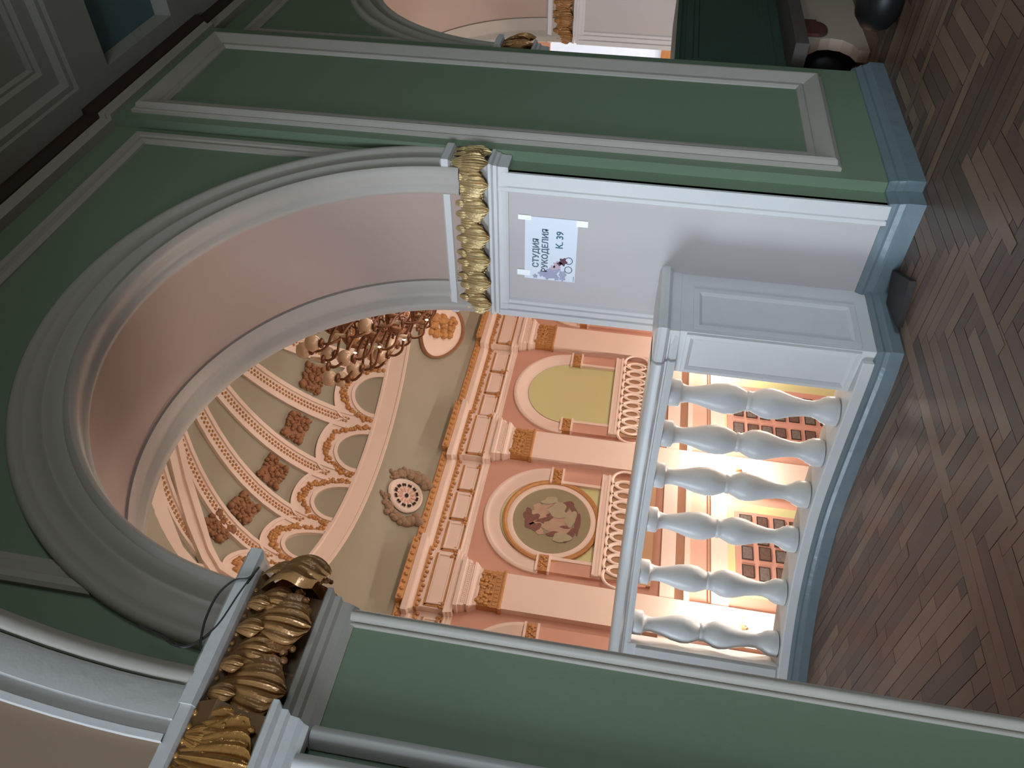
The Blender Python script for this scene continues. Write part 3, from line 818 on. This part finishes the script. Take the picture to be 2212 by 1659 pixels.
band('ceiling_band', 'broad plain cream band crossing the dome at its left edge', list(zip(bl, br)), .1, None, (('border', -.05, .28, .12, 'cream'), ('fascia', .28, .62, .08, 'cream'), ('border', .62, 1.05, .14, 'cream')))
cl = [(7.7, 10.25, 9.72), (7.05, 10.75, 9.32), (6.45, 10.95, 8.94), (5.85, 11.05, 8.4), (5.45, 11.0, 7.8)]
cr = [(7.95, 10.6, 9.66), (7.32, 11.05, 9.24), (6.72, 11.22, 8.85), (6.12, 11.37, 8.31), (5.7, 11.3, 7.7)]
band('ceiling_band', 'narrow cream rib at the extreme left of the dome beside the brown foliage', list(zip(cl, cr)), .1, None, (('border', -.6, .0, .05, 'hgold'), ('fascia', .0, 1.0, .09, 'cream')))

# grille on the cove with its garland
def cv(az0, t0, a, b, d): return cove(az0 + math.degrees(b / 6.0), t0 + a / (6.35 - RR), d)
gx, gt = 89.0, .80
t = thing('ventilation_grille', 'round pierced plaster grille on the cove above the painted medallion', 'grille', cove(gx, gt), None)
def cpt(cx_, cz_, u, v, d):   # on the steep far cove: u along X, v up
    x = cx_ + u; z = cz_ + v
    t_ = (1 - min(1, max(0, (z - HC) / 1.05)) ** (1 / .6)) ** (1 / 2.2)
    az = 90.0
    for _ in range(12):
        p = cove(az, t_); az += math.degrees((p[0] - x) / 6.2)
    p = cove(az, t_); return (p[0], p[1] - d, z - d * .5)
GX, GZ = 10.42, 5.965
def ring_(mb, ra, rb, d, n=40, sx=1.0, sz=.86): mb.grid([[cpt(GX, GZ, ra * sx * cos(2 * PI * i / n), ra * sz * sin(2 * PI * i / n), d * .3), cpt(GX, GZ, (ra + rb) / 2 * sx * cos(2 * PI * i / n), (ra + rb) / 2 * sz * sin(2 * PI * i / n), d), cpt(GX, GZ, rb * sx * cos(2 * PI * i / n), rb * sz * sin(2 * PI * i / n), d * .3)] for i in range(n)], cu=True)
def plate(mb, u, v, ru, rv, d, n=16, rot=0): mb.cap([cpt(GX, GZ, u + (ru * cos(2 * PI * i / n)) * cos(rot) - rv * sin(2 * PI * i / n) * sin(rot), v + ((ru * cos(2 * PI * i / n)) * sin(rot) + rv * sin(2 * PI * i / n) * cos(rot)) * .86, d) for i in range(n)])
mb = MB(); mb.grid([[cpt(GX, GZ, r_ * cos(2 * PI * i / 40), r_ * .86 * sin(2 * PI * i / 40), .05) for r_ in (.01, .06, .12, .18, .24, .30, .36)] for i in range(40)], cu=True); mb.build('face', M['cream'], t, auto=0)
mb = MB(); ring_(mb, .34, .44, .12); mb.build('rim', M['cream'], t, auto=0)
for k in range(12):
    a = 2 * PI * k / 12
    for e in (-.09, .09):
        mb = MB(); plate(mb, .275 * cos(a + e), .86 * .275 * sin(a + e), .040, .028, .085, 10, a); mb.build('opening', M['void'], t)
mb = MB(); plate(mb, 0, 0, .06, .05, .08, 12)
mb.build('opening', M['void'], t)
mb = MB()
mb = MB()
for k in range(12):
    a = 2 * PI * k / 12; mb = MB(); plate(mb, .165 * cos(a), .86 * .165 * sin(a), .07, .024, .075, 10, a); mb.build('petal', M['salmon'], t)
rr = random.Random(9)
for sgn in (-1, 1):
    mb = MB()
    for k in range(26):
        q = k / 25; a = PI / 2 + sgn * (.45 + 1.9 * q); R_ = .52 + .10 * q
        for e in range(2):
            p = cpt(GX, GZ, R_ * 1.12 * cos(a) + rr.uniform(-.07, .07), R_ * .86 * sin(a) + rr.uniform(-.07, .07), .02); s_ = .06 + .08 * q
            mb.ball(p, s_ * rr.uniform(.6, 1.1), 7, 5)
    mb.build('garland', M['garland'], t, auto=0)

# oval cartouche in the corner of the cove
t = thing('cartouche', 'pale oval cartouche with amber foliage on the cove beside the chandelier', 'cartouche', cove(47, .58))
def oc(a, b, d): return cove(47.3 + math.degrees(b / 7.0), .54 + a / 2.9, d)
def ov(mb, ra, rb, d, n=36): mb.cap([oc(ra * cos(2 * PI * i / n), rb * sin(2 * PI * i / n), d) for i in range(n)])
mb = MB()
mb.grid([[oc(r_ * 1.02 * cos(a), r_ * .74 * sin(a), d) for r_, d in ((0.02, .05), (.3, .05), (.6, .05), (.9, .05), (.95, .05))] for a in [2 * PI * i / 36 for i in range(36)]], cu=True)
mb.build('field', M['cream'], t, auto=0)
mb = MB(); mb.grid([[oc(r_ * 1.02 * cos(a), r_ * .74 * sin(a), d) for r_, d in ((.94, .03), (.96, .10), (1.0, .12), (1.05, .02))] for a in [2 * PI * i / 36 for i in range(36)]], cu=True); mb.build('rim', M['umber'], t, auto=0)
mb = MB(); rr = random.Random(4)
for k in range(46):
    a, b = rr.uniform(-.45, .62), rr.uniform(-.42, .12); mb.ball(oc(a, b, .08), rr.uniform(.06, .13), 7, 5)
mb.build('foliage', M['hgold'], t, auto=0)

# ------------------------------------------------------------------ far wall of the hall
PILS = [4.4, 8.57, 12.82, 16.98]
ARCS = [6.48, 10.70, 14.92, 19.15]
def ent_path(y0, y1, ov=.70):
    p = [(HX0, y0)]
    for c in PILS: p += [(c - ov, y0), (c - ov, y1), (c + ov, y1), (c + ov, y0)]
    return p + [(HX1, y0)]
EN = thing('entablature', 'long cream and gold entablature with frieze panels along the far hall wall', 'cornice', (12.8, 15.5, 4.3))
mb = MB(); mb.sweep(ent_path(15.58, 15.37), [(-.05, 4.27), (.03, 4.27), (.03, 4.33), (.06, 4.34), (.06, 4.40), (.09, 4.42), (.09, 4.45), (-.05, 4.45)]); mb.build('architrave', M['cream'], EN, auto=25)
mb = MB(); mb.sweep(ent_path(15.56, 15.35), [(-.05, 4.44), (.0, 4.44), (.0, 5.0), (-.05, 5.0)]); mb.build('frieze', M['cream'], EN, auto=25)
mb = MB(); mb.sweep(ent_path(15.56, 15.35), [(-.05, 4.98), (.02, 4.98), (.05, 5.03), (.06, 5.10), (.16, 5.14), (.18, 5.17), (.26, 5.19), (.26, 5.31), (.24, 5.33), (-.05, 5.33)]); mb.build('corona', M['cream'], EN, auto=25)
mb = MB(); gp = ent_path(15.29, 15.08)
mb.sweep(gp, [(-.2, 5.32), (.02, 5.32), (.05, 5.36), (.09, 5.45), (.08, 5.47), (-.25, 5.47)])
def along(path, st):
    out = []
    for a, b in zip(path, path[1:]):
        L = math.dist(a, b); n = max(1, int(L / st))
        out += [(a[0] + (b[0] - a[0]) * i / n, a[1] + (b[1] - a[1]) * i / n) for i in range(n)]
    return out
for x, y in along(gp, .16):
    if 5.5 < x < 19: mb.ball((x, y - .06, 5.39), (.055, .05, .06), 6, 4)
mb.build('gold_edge', M['hgold'], EN, auto=30)
mb = MB(); gp = ent_path(15.555, 15.345); mb.sweep(gp, [(-.02, 5.05), (.06, 5.05), (.07, 5.12), (-.02, 5.12)])
for i, (x, y) in enumerate(along(gp, .11)):
    if 5.5 < x < 19: mb.ball((x, y - .05, 5.05 - .02 * (i % 3)), (.05, .05, .045), 6, 4)
mb.build('gold_scallops', M['hgold'], EN, auto=30)
def fpanel(x0, x1, yf):
    mb = MB(); mb.box(x0, x1, yf - .035, yf + .01, 4.50, 4.86)
    mb.frame(lambda u, v, d: (u, yf - .035 - d, v), x0, x1, 4.50, 4.86, ((0, 0), (0, .025), (.03, .03), (.045, .0)))
    o = mb.build('frieze_panel', M['cream'], EN, auto=25)
    mb = MB(); mb.box(x0 - .035, x1 + .035, yf - .02, yf, 4.86, 4.92); mb.box(x0 - .05, x0, yf - .02, yf, 4.5, 4.9); mb.box(x0 - .02, x1 + .02, yf - .02, yf, 4.46, 4.50)
    rr = random.Random(int(x0 * 100))
    for k in range(14):
        e = rr.choice((-1, 1)); mb.ball(((x0 if e < 0 else x1) + e * rr.uniform(-.05, .06), yf - .04, 4.46 + rr.uniform(-.02, .12)), rr.uniform(.025, .05), 6, 4)
    mb.build('gold_surround', M['hgold'], EN, auto=30)
for c in PILS[1:]: fpanel(c - .62, c + .62, 15.35)
for a, b in zip(PILS, PILS[1:] + [21.2]):
    if a < 5: a, b = 4.4, 8.57
    for k in (-1, 0, 1):
        c = (a + b) / 2 + k * .86
        if 6 < c < 20: fpanel(c - .36, c + .36, 15.56)

# colossal pilasters with gilded capitals (one built, others copied)
def make_pilaster(c):
    t = thing('pilaster', '', 'pilaster', (c, 15.6, HF), 'colossal pilasters of the far hall wall')
    mb = MB(); mb.box(c - .435, c + .435, 15.4, 15.62, HF, 3.30); mb.build('shaft', M['cream'], t)
    pth = [(c - .435, 15.6), (c - .435, 15.40), (c + .435, 15.40), (c + .435, 15.6)]
    mb = MB(); mb.sweep(pth, [(-.02, 3.26), (.035, 3.26), (.045, 3.29), (.035, 3.33), (.005, 3.34), (.005, 3.46), (.02, 3.47), (.02, 3.50), (.0, 3.5), (.01, 3.80), (-.02, 3.80)])
    rr = random.Random(12)
    for k in range(60): mb.ball((c + rr.uniform(-.4, .4), 15.385, rr.uniform(3.52, 3.8)), rr.uniform(.03, .065), 6, 4)
    for e in (-1, 0, 1):
        mb.torus((c + e * .27, 15.385, 3.66), .085, .028, 'y', 16, 6)
    for k in range(9): mb.box(c - .40 + k * .095, c - .36 + k * .095, 15.38, 15.40, 3.36, 3.45)
    mb.build('gilded_band', M['hgold'], t, auto=40)
    mb = MB(); mb.sweep(pth, [(-.02, 3.80), (.015, 3.80), (.02, 3.84), (.10, 3.94), (.11, 3.99), (.06, 4.0), (.06, 4.04), (.10, 4.05), (.13, 4.11), (.13, 4.17), (.17, 4.19), (.17, 4.27), (-.02, 4.27)])
    for k in range(22): mb.box(c - .49 + k * .0455, c - .465 + k * .0455, 15.27, 15.31, 4.06, 4.13)
    mb.build('capital', M['cream'], t, auto=25)
    return t
pil = make_pilaster(PILS[1])
pil['label'] = 'left pilaster of the far hall wall, directly beside the green pier'
for c, lb in ((PILS[2], 'middle pilaster of the far hall wall, between the painted medallion and the plain green arch'), (PILS[3], 'right pilaster of the far hall wall, beside the near arch jamb')):
    p = copy_tree(pil); p.location.x = c; p['label'] = lb

# blind arches
def blind(c, label, colour, back=None):
    t = thing('blind_arch', label, 'arch', (c, 15.6, 0), 'blind arches on the far hall wall')
    z0 = 2.62
    mb = MB()
    pts = [(c - 1.10, 15.575, .2), (c + 1.10, 15.575, .2)] + [(c + 1.10 * cos(PI * i / 40), 15.575, z0 + 1.10 * sin(PI * i / 40)) for i in range(41)]
    mb.cap(pts); mb.build('panel', M[colour], t)
    mb = MB(); mb.arc(c, z0, [(1.50, 15.6), (1.50, 15.53), (1.46, 15.50), (1.40, 15.50), (1.38, 15.52), (1.30, 15.52), (1.28, 15.54), (1.20, 15.54), (1.18, 15.56), (1.13, 15.56), (1.10, 15.60)], 0, 180, 60)
    mb.build('archivolt', M['cream'], t, auto=50)
    for e in (-1, 1):
        a, b = sorted((c + e * 1.04, c + e * 1.46))
        mb = MB(); mb.box(a, b, 15.46, 15.6, 2.40, 2.64); rr = random.Random(3)
        for k in range(26): mb.ball((rr.uniform(a + .03, b - .03), 15.455, rr.uniform(2.44, 2.60)), rr.uniform(.02, .04), 6, 4)
        im = mb.build('impost', M['hgold'], t, auto=40)
        for z in (2.64, 2.36):
            mb = MB(); mb.box(a - .02, b + .02, 15.43, 15.6, z, z + .05); mb.build('fillet', M['cream'], im)
        mb = MB(); mb.box(a + .02, b - .02, 15.50, 15.6, .2, 2.37); mb.build('jamb', M['salmon'], t)
        x = c + e * 1.09; mb = MB(); mb.box(x - .04, x + .04, 15.48, 15.6, .2, 2.36); mb.build('edge', M['cream'], t)
    return t
blind(ARCS[1], 'far blind arch framing the round painted medallion', 'lime')
blind(ARCS[2], 'plain yellow green blind arch between the middle and right pilasters', 'lime')
blind(ARCS[0], 'blind arch cut off behind the green pier, only its right side showing', 'lime')
blind(ARCS[3], 'blind arch at the right, mostly hidden behind the near jamb', 'lime')

# pierced ring parapets under the arches
def parapet(c, label):
    t = thing('ring_parapet', label, 'parapet', (c, 15.5, .3), 'pierced ring parapets of the far wall')
    mb = MB(); mb.box(c - 1.42, c + 1.42, 15.36, 15.6, 1.21, 1.27); mb.box(c - 1.42, c + 1.42, 15.40, 15.6, 1.27, 1.36); mb.box(c - 1.42, c + 1.42, 15.37, 15.6, 1.36, 1.42); mb.build('rail', M['cream'], t)
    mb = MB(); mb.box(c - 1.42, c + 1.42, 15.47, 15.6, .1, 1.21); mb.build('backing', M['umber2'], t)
    mb = MB()
    for k in range(10):
        x = c - 1.35 + k * .30
        mb.torus((x, 15.435, .84), .28, .035, 'y', 30, 6, sx=1.0, sz=1.2)
    for k in range(9):
        x = c - 1.20 + k * .30
        mb.torus((x, 15.45, .86), .10, .022, 'y', 18, 5, sx=1.0, sz=1.9)
    mb.build('ring_lattice', M['cream'], t, auto=0)
M['umber2'] = paint('parapet tan paint', (176, 140, 108), .7, var=.08, scale=3)  # plain tan backing behind the ring lattice
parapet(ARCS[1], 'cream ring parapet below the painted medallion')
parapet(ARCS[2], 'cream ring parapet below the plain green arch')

# painted medallion
t = thing('wall_medallion', 'round painted medallion with pink figures in a gold ring frame', 'medallion', (10.67, 15.55, 2.50))
MX, MZ = 10.67, 2.50
def ringm(nm, prof, mat):
    mb = MB(); mb.grid([[(MX + r * cos(2 * PI * i / 64), y, MZ + r * sin(2 * PI * i / 64)) for r, y in prof] for i in range(64)], cu=True); mb.build(nm, M[mat], t, auto=40)
ringm('outer_frame', [(1.16, 15.575), (1.16, 15.50), (1.11, 15.48), (1.06, 15.50), (1.05, 15.53)], 'hgold')
ringm('frame', [(1.06, 15.56), (1.05, 15.53), (1.0, 15.51), (.93, 15.52), (.92, 15.55)], 'cream')
mb = MB(); mb.cap([(MX + .94 * cos(2 * PI * i / 48), 15.545, MZ + .94 * sin(2 * PI * i / 48)) for i in range(48)]); pa = mb.build('painting', M['fig_bg'], t)
def blob(mb, x, z, a, b, rot, y, seed):
    rr = random.Random(seed); ph = [rr.uniform(0, 6.28) for _ in range(3)]; n = 26; pts = []
    for i in range(n):
        th = 2 * PI * i / n; k = 1 + .16 * sin(2 * th + ph[0]) + .12 * sin(3 * th + ph[1]) + .07 * sin(5 * th + ph[2])
        u, v = a * k * cos(th), b * k * sin(th); pts.append((MX + x + u * cos(rot) - v * sin(rot), y, MZ + z + u * sin(rot) + v * cos(rot)))
    mb.cap(pts)
mb = MB(); rr = random.Random(8)
for i, (x, z, a, b, r_) in enumerate([(.20, .10, .16, .34, .3), (.05, .35, .13, .14, 0), (-.12, .15, .13, .30, -.5), (.32, .38, .10, .11, 0), (-.22, -.20, .16, .32, .4), (.12, -.25, .14, .34, -.2), (-.05, -.05, .12, .25, 1.2), (.42, .15, .07, .26, .7), (.02, -.42, .1, .16, .9), (-.32, .28, .08, .18, -.8), (.25, -.40, .08, .2, .5), (-.15, .38, .07, .12, .3)]): blob(mb, x, z, a, b, r_, 15.540 - i * .0006, i)
mb.build('painted_figures', M['fig_skin'], pa)
mb = MB()
for i, (x, z, a, b, r_) in enumerate([(.10, .58, .16, .10, .2), (-.18, .50, .15, .13, 0), (-.02, .46, .10, .2, .9), (-.25, .34, .12, .12, 0), (0, .15, .06, .22, .4), (.0, -.62, .30, .07, .1), (.30, -.52, .16, .08, .5), (-.30, -.50, .2, .07, -.4), (.5, -.28, .08, .2, .3), (-.38, -.1, .06, .2, .2), (.18, .02, .03, .16, .5), (-.06, .25, .03, .12, -.6), (.34, -.30, .04, .12, 1.0), (-.14, -.36, .04, .12, .2), (.45, -.45, .1, .06, .6), (-.48, -.38, .08, .06, 0)]): blob(mb, x, z, a, b, r_, 15.534 - i * .0006, i + 30)
mb.build('painted_hair', M['fig_dark'], pa)
mb = MB()
for i, (x, z, a, b, r_) in enumerate([(.3, -.12, .2, .24, .3), (.1, -.45, .22, .13, 0), (-.45, -.30, .14, .2, .4), (.55, .1, .1, .2, .2)]): blob(mb, x, z, a, b, r_, 15.526 - i * .0006, i + 60)
mb.build('painted_drapery', M['fig_cloth'], pa)

# string course and lower storey
segs = []
prev = HX0
for c in PILS + [HX1 + .435]:
    segs.append((prev, c - .435)); prev = c + .435
for nm, z0_, z1_, y, mt in (('trim_21', -.42, -.10, 15.44, 'cream'), ('trim_22', -.62, -.42, 15.53, 'hgold2'), ('trim_23', -.74, -.62, 15.42, 'cream'), ('trim_24', -1.23, -1.17, 15.56, 'hgold2'), ('trim_25', -1.60, -1.23, 15.52, 'cream')):
    if mt == 'hgold2' and 'hgold2' not in M: M['hgold2'] = paint('tan recess paint', (186, 148, 122), .7, var=.06, scale=2)
    mb = MB()
    for a, b in segs: mb.box(a, b, y, 15.61, z0_, z1_)
    struct(mb.build(nm, M[mt]))
mb = MB()
for a, b in ((9.45, 11.95), (13.75, 16.30), (17.6, 20.6)): mb.box(a, b, 15.56, 15.6, HF, -1.56)
struct(mb.build('wall_lower_panel', M['lime']))
def board(x0, x1, zt, label):
    mb = MB(); mb.box(x0, x1, 15.52, 15.56, HF, zt); return tag(mb.build('display_board', M['board']), label, 'board', 'salmon display boards in the lower hall')
M['board'] = paint('salmon board', (202, 152, 134), .6, var=.05, scale=2)
board(9.62, 11.68, -1.78, 'salmon display board seen between the left balusters')
board(13.98, 15.95, -1.66, 'salmon display board seen between the two right balusters')
colA = [14.37, 14.96, 15.55]; rowA = [-1.94, -2.31, -2.66, -3.03, -3.40, -3.80, -4.22]
colB = [10.04, 10.54, 10.96, 11.40]; rowB = [-2.05, -2.43, -2.79, -3.17, -3.56]
on = ['first', 'second', 'third', 'fourth', 'fifth', 'sixth', 'seventh']
def photo(x, z, k, label, g):
    rr = random.Random(k); w, h = rr.uniform(.16, .19), rr.uniform(.125, .145); x += rr.uniform(-.02, .02); z += rr.uniform(-.02, .02)
    t = MB(); t.box(x - w, x + w, 15.50, 15.52, z - h, z + h, 0); t.box(x - w + .025, x + w - .025, 15.497, 15.5, z - h + .025, z + h - .025, 1)
    tag(t.build('pinned_photograph', [M['pframe'], M['photo'] if k % 2 else M['photo2']]), label, 'photograph', g)
k = 0
for i, x in enumerate(colA):
    for j, z in enumerate(rowA): photo(x, z, k, 'photograph on the right salmon board, %s row down, %s column from left' % (on[j], on[i]), 'photographs on the right display board'); k += 1
for i, x in enumerate(colB):
    for j, z in enumerate(rowB): photo(x, z, k, 'photograph on the left salmon board, %s row down, %s column from left' % (on[j], on[i]), 'photographs on the left display board'); k += 1

# lit sconces on the pilasters
def sconce(c, y, sg, label, zc=-1.78):
    t = thing('wall_sconce', label, 'wall lamp', (c, y, zc), 'lit sconces on the hall pilasters')
    mb = MB(); mb.lathe([(.02, .16), (.05, .12), (.07, 0), (.05, -.12), (.02, -.18)], (c, y + sg * .03, zc), 14); mb.build('backplate', M['brass'], t, auto=50)
    for e in (-1, 1):
        mb = MB(); mb.tube([(c, y + sg * .05, zc - .08), (c + e * .06, y + sg * .14, zc - .14), (c + e * .13, y + sg * .18, zc - .08), (c + e * .14, y + sg * .18, zc)], .014, 7); ar = mb.build('arm', M['brass'], t)
        mb = MB(); mb.ball((c + e * .14, y + sg * .18, zc + .09), .09, 14, 10); mb.build('glass_globe', M['bulb'], ar)
sconce(PILS[2], 15.40, -1, 'glaring lit sconce between the second and third balusters from the right')
sconce(PILS[1], 15.40, -1, 'glaring lit sconce behind the leftmost balusters')
sconce(PILS[3], 15.40, -1, 'lit sconce on the right pilaster, hidden behind the balustrade pedestal')

# ------------------------------------------------------------------ chandelier
ch = thing('chandelier', 'large bronze chandelier with opal globes hanging under the hall dome', 'chandelier', (CX, CY, 5.0))
mb = MB(); mb.lathe([(.02, 10.05), (.035, 10.0), (.035, 7.6), (.10, 7.5), (.16, 7.3), (.08, 7.1), (.06, 6.95), (.2, 6.8), (.28, 6.6), (.16, 6.35), (.09, 6.2), (.22, 6.0), (.34, 5.75), (.2, 5.5), (.1, 5.35), (.2, 5.2), (.26, 5.05), (.12, 4.85), (.03, 4.7)], (CX, CY, 0), 20)
mb.build('stem', M['brass'], ch, auto=50)
rr = random.Random(2)
for z, R_, n, kind in ((6.98, .85, 10, 0), (6.66, 1.30, 14, 1), (6.25, 1.62, 18, 1), (5.88, 1.38, 16, 1), (5.52, 1.08, 12, 1), (5.15, .72, 8, 0)):
    mb = MB(); mb.torus((CX, CY, z - .12), R_ * .62, .035, 'z', 40, 8); mb.torus((CX, CY, z - .3), R_ * .5, .02, 'z', 40, 6); mb.build('hoop', M['brass'], ch, auto=0)
    for k in range(n):
        a = 2 * PI * (k + .3 * kind) / n; ca, sa = cos(a), sin(a)
        def P(r, zz): return (CX + r * ca, CY + r * sa, zz)
        mb = MB(); mb.tube(catmull([P(.12, z - .35), P(R_ * .35, z - .42), P(R_ * .7, z - .30), P(R_ * .9, z - .28), P(R_, z - .16), P(R_, z - .04)], 4), .024, 6)
        mb.torus(P(R_ * .45, z - .30), .09, .018, 'y' if abs(sa) < .7 else 'x', 12, 5); mb.lathe([(.02, -.07), (.08, -.04), (.09, -.01), (.04, 0)], P(R_, z - .02), 10)
        ar = mb.build('arm', M['brass'], ch, auto=0)
        mb = MB()
        if kind and k % 3 != 2: mb.ball(P(R_ + .02, z + .11), (.145, .145, .13), 14, 10); mb.build('opal_globe', M['globe'], ar, auto=0)
        else:
            mb.lathe([(.032, 0), (.032, .20), (.026, .21)], P(R_, z - .02), 10); cd = mb.build('candle', M['candle'], ar)
        if (k + int(z * 10)) % 5 == 0:
            mb = MB(); mb.ball(P(R_ * .8, z - .42), (.014, .014, .03), 8, 6); mb.build('glass_drop', M['spark'], ar, auto=0)
    mb = MB()
    mb.torus((CX, CY, z - .17), R_ * .62, .02, 'z', 40, 5)
    for k in range(n * 2):
        a = 2 * PI * (k + .5) / (2 * n); r_ = R_ * .62; mb.ball((CX + r_ * cos(a), CY + r_ * sin(a), z - .22), (.05, .05, .09), 6, 5)
    mb.build('pendant_row', M['umber'], ch, auto=0)

# ------------------------------------------------------------------ furniture glimpsed in the farther arch
t = thing('cabinet', 'dark green panelled cabinet standing in the farther arch', 'cabinet', (6.1, 2.45, FZ))
mb = MB(); mb.box(5.40, 7.30, 2.30, 2.75, .585, 1.31); mb.build('body', M['dgreen'], t)
mb = MB(); mb.frame(lambda u, v, d: (u, 2.30 - d, v), 5.44, 7.26, .66, 1.27, ((0, 0), (0, .02), (.05, .022), (.06, .012), (.09, .012), (.10, 0))); mb.build('door_panel', M['dgreen'], t, auto=20)
mb = MB(); mb.box(5.38, 7.34, 2.27, 2.78, 1.31, 1.34); mb.build('top', M['dgreen'], t)
mb = MB(); mb.box(5.36, 7.36, 2.08, 2.80, .50, .585); mb.build('shelf', M['shelf'], t)
mb = MB()
n = 24; top = []; 
pts = [(5.50, FZ), (5.72, FZ)] + [(5.72 + .0 + .24 * sin(PI * i / n) , FZ + .10 + .28 * i / n) for i in range(n + 1)] + [(5.60, .5), (7.3, .5), (7.3, FZ)] 
pts = [(5.95, FZ), (7.30, FZ), (7.30, .5), (5.55, .5), (5.62, .46), (5.74, .42), (5.82, .35), (5.84, .28), (5.82, .20), (5.75, .14), (5.66, .11), (5.66, FZ)]
f1 = [(x, 2.22, z) for x, z in pts]; f2 = [(x, 2.30, z) for x, z in pts]
mb.cap(f1); mb.cap(f2); mb.grid([f1, f2], cv=True, smooth=False); mb.build('front_apron', M['creamwood'], t)
mb = MB(); mb.ball((6.02, 2.46, .26), (.20, .15, .22), 20, 14); tag(mb.build('cushion', M['black']), 'black round cushion in the recess at the left end of the cabinet base', 'cushion')
mb = MB(); mb.box(5.84, 6.10, 2.195, 2.218, .36, .50); mb.ball((5.97, 2.207, .36), (.13, .012, .07), 14, 8); tag(mb.build('cloth', M['maroon']), 'maroon cloth hanging on the cream front of the cabinet', 'cloth')
mb = MB(); mb.lathe([(.03, .24), (.12, .23), (.18, .18), (.20, .11), (.18, .04), (.13, 0)], (5.38, 1.78, FZ), 24); tag(mb.build('pouf', M['black']), 'black round pouf on the floor at the top right edge of the view', 'pouf')

# ------------------------------------------------------------------ hall lamps
WARM = (1.0, .89, .78)
#ENDHALL
# ------------------------------------------------------------------ light
def area(name, loc, rot, sx, sy, power, col):
    l = bpy.data.lights.new(name, 'AREA'); l.shape = 'RECTANGLE'; l.size = sx; l.size_y = sy; l.energy = power; l.color = col
    o = bpy.data.objects.new(name, l); COL.objects.link(o); o.location = loc; o.rotation_euler = rot; return o
def point(name, loc, power, col, rad):
    l = bpy.data.lights.new(name, 'POINT'); l.energy = power; l.color = col; l.shadow_soft_size = rad
    o = bpy.data.objects.new(name, l); COL.objects.link(o); o.location = loc; return o
def win(name, loc, to, sx, sy, power, col, spread):
    o = area(name, loc, (0, 0, 0), sx, sy, power, col); o.data.spread = math.radians(spread)
    o.rotation_euler = (Vector(to) - Vector(loc)).to_track_quat('-Z', 'Y').to_euler()
COOL = (.66, .85, 1.0)
win('window daylight', (-4.7, .9, 1.7), (3.7, 2.3, .9), 1.8, 2.2, 50, COOL, 75)
win('window sky light', (-4.72, .2, 1.7), (3.7, .6, 2.2), 2.6, 2.2, 180, (.80, .90, 1.0), 180)
win('back daylight fill', (2.6, -4.8, 2.0), (3.2, 3.0, .2), 3.6, 1.6, 26, COOL, 70)  # cool fill added behind the camera; the back wall has no window
win('hall window daylight', (-2.8, 6.0, 2.3), (3.6, 3.3, 1.4), 2.2, 2.4, 54, COOL, 60)
point('foyer fill light', (3.0, -2.6, 4.1), 66, (.93, 1.0, .92), .25)  # unseen fill added behind the camera to lift the dark upper foyer
for c in PILS[1:]: point('sconce light', (c, 15.0, -1.6), 260, WARM, .12)
for c in PILS + [19.5]: point('near wall light', (c, 4.6, -1.2), 370, WARM, .3)
point('hall fill light', (CX, CY, 5.3), 520, WARM, 1.2)  # soft general fill added for the hall; the chandelier is mostly unlit
w = bpy.data.worlds.new('World'); S.world = w; w.use_nodes = True
w.node_tree.nodes['Background'].inputs[0].default_value = (.6, .75, 1, 1); w.node_tree.nodes['Background'].inputs[1].default_value = .3
S.view_settings.view_transform = 'Standard'; S.view_settings.look = 'None'; S.view_settings.exposure = 0; S.view_settings.gamma = 1
S.view_settings.use_curve_mapping = False
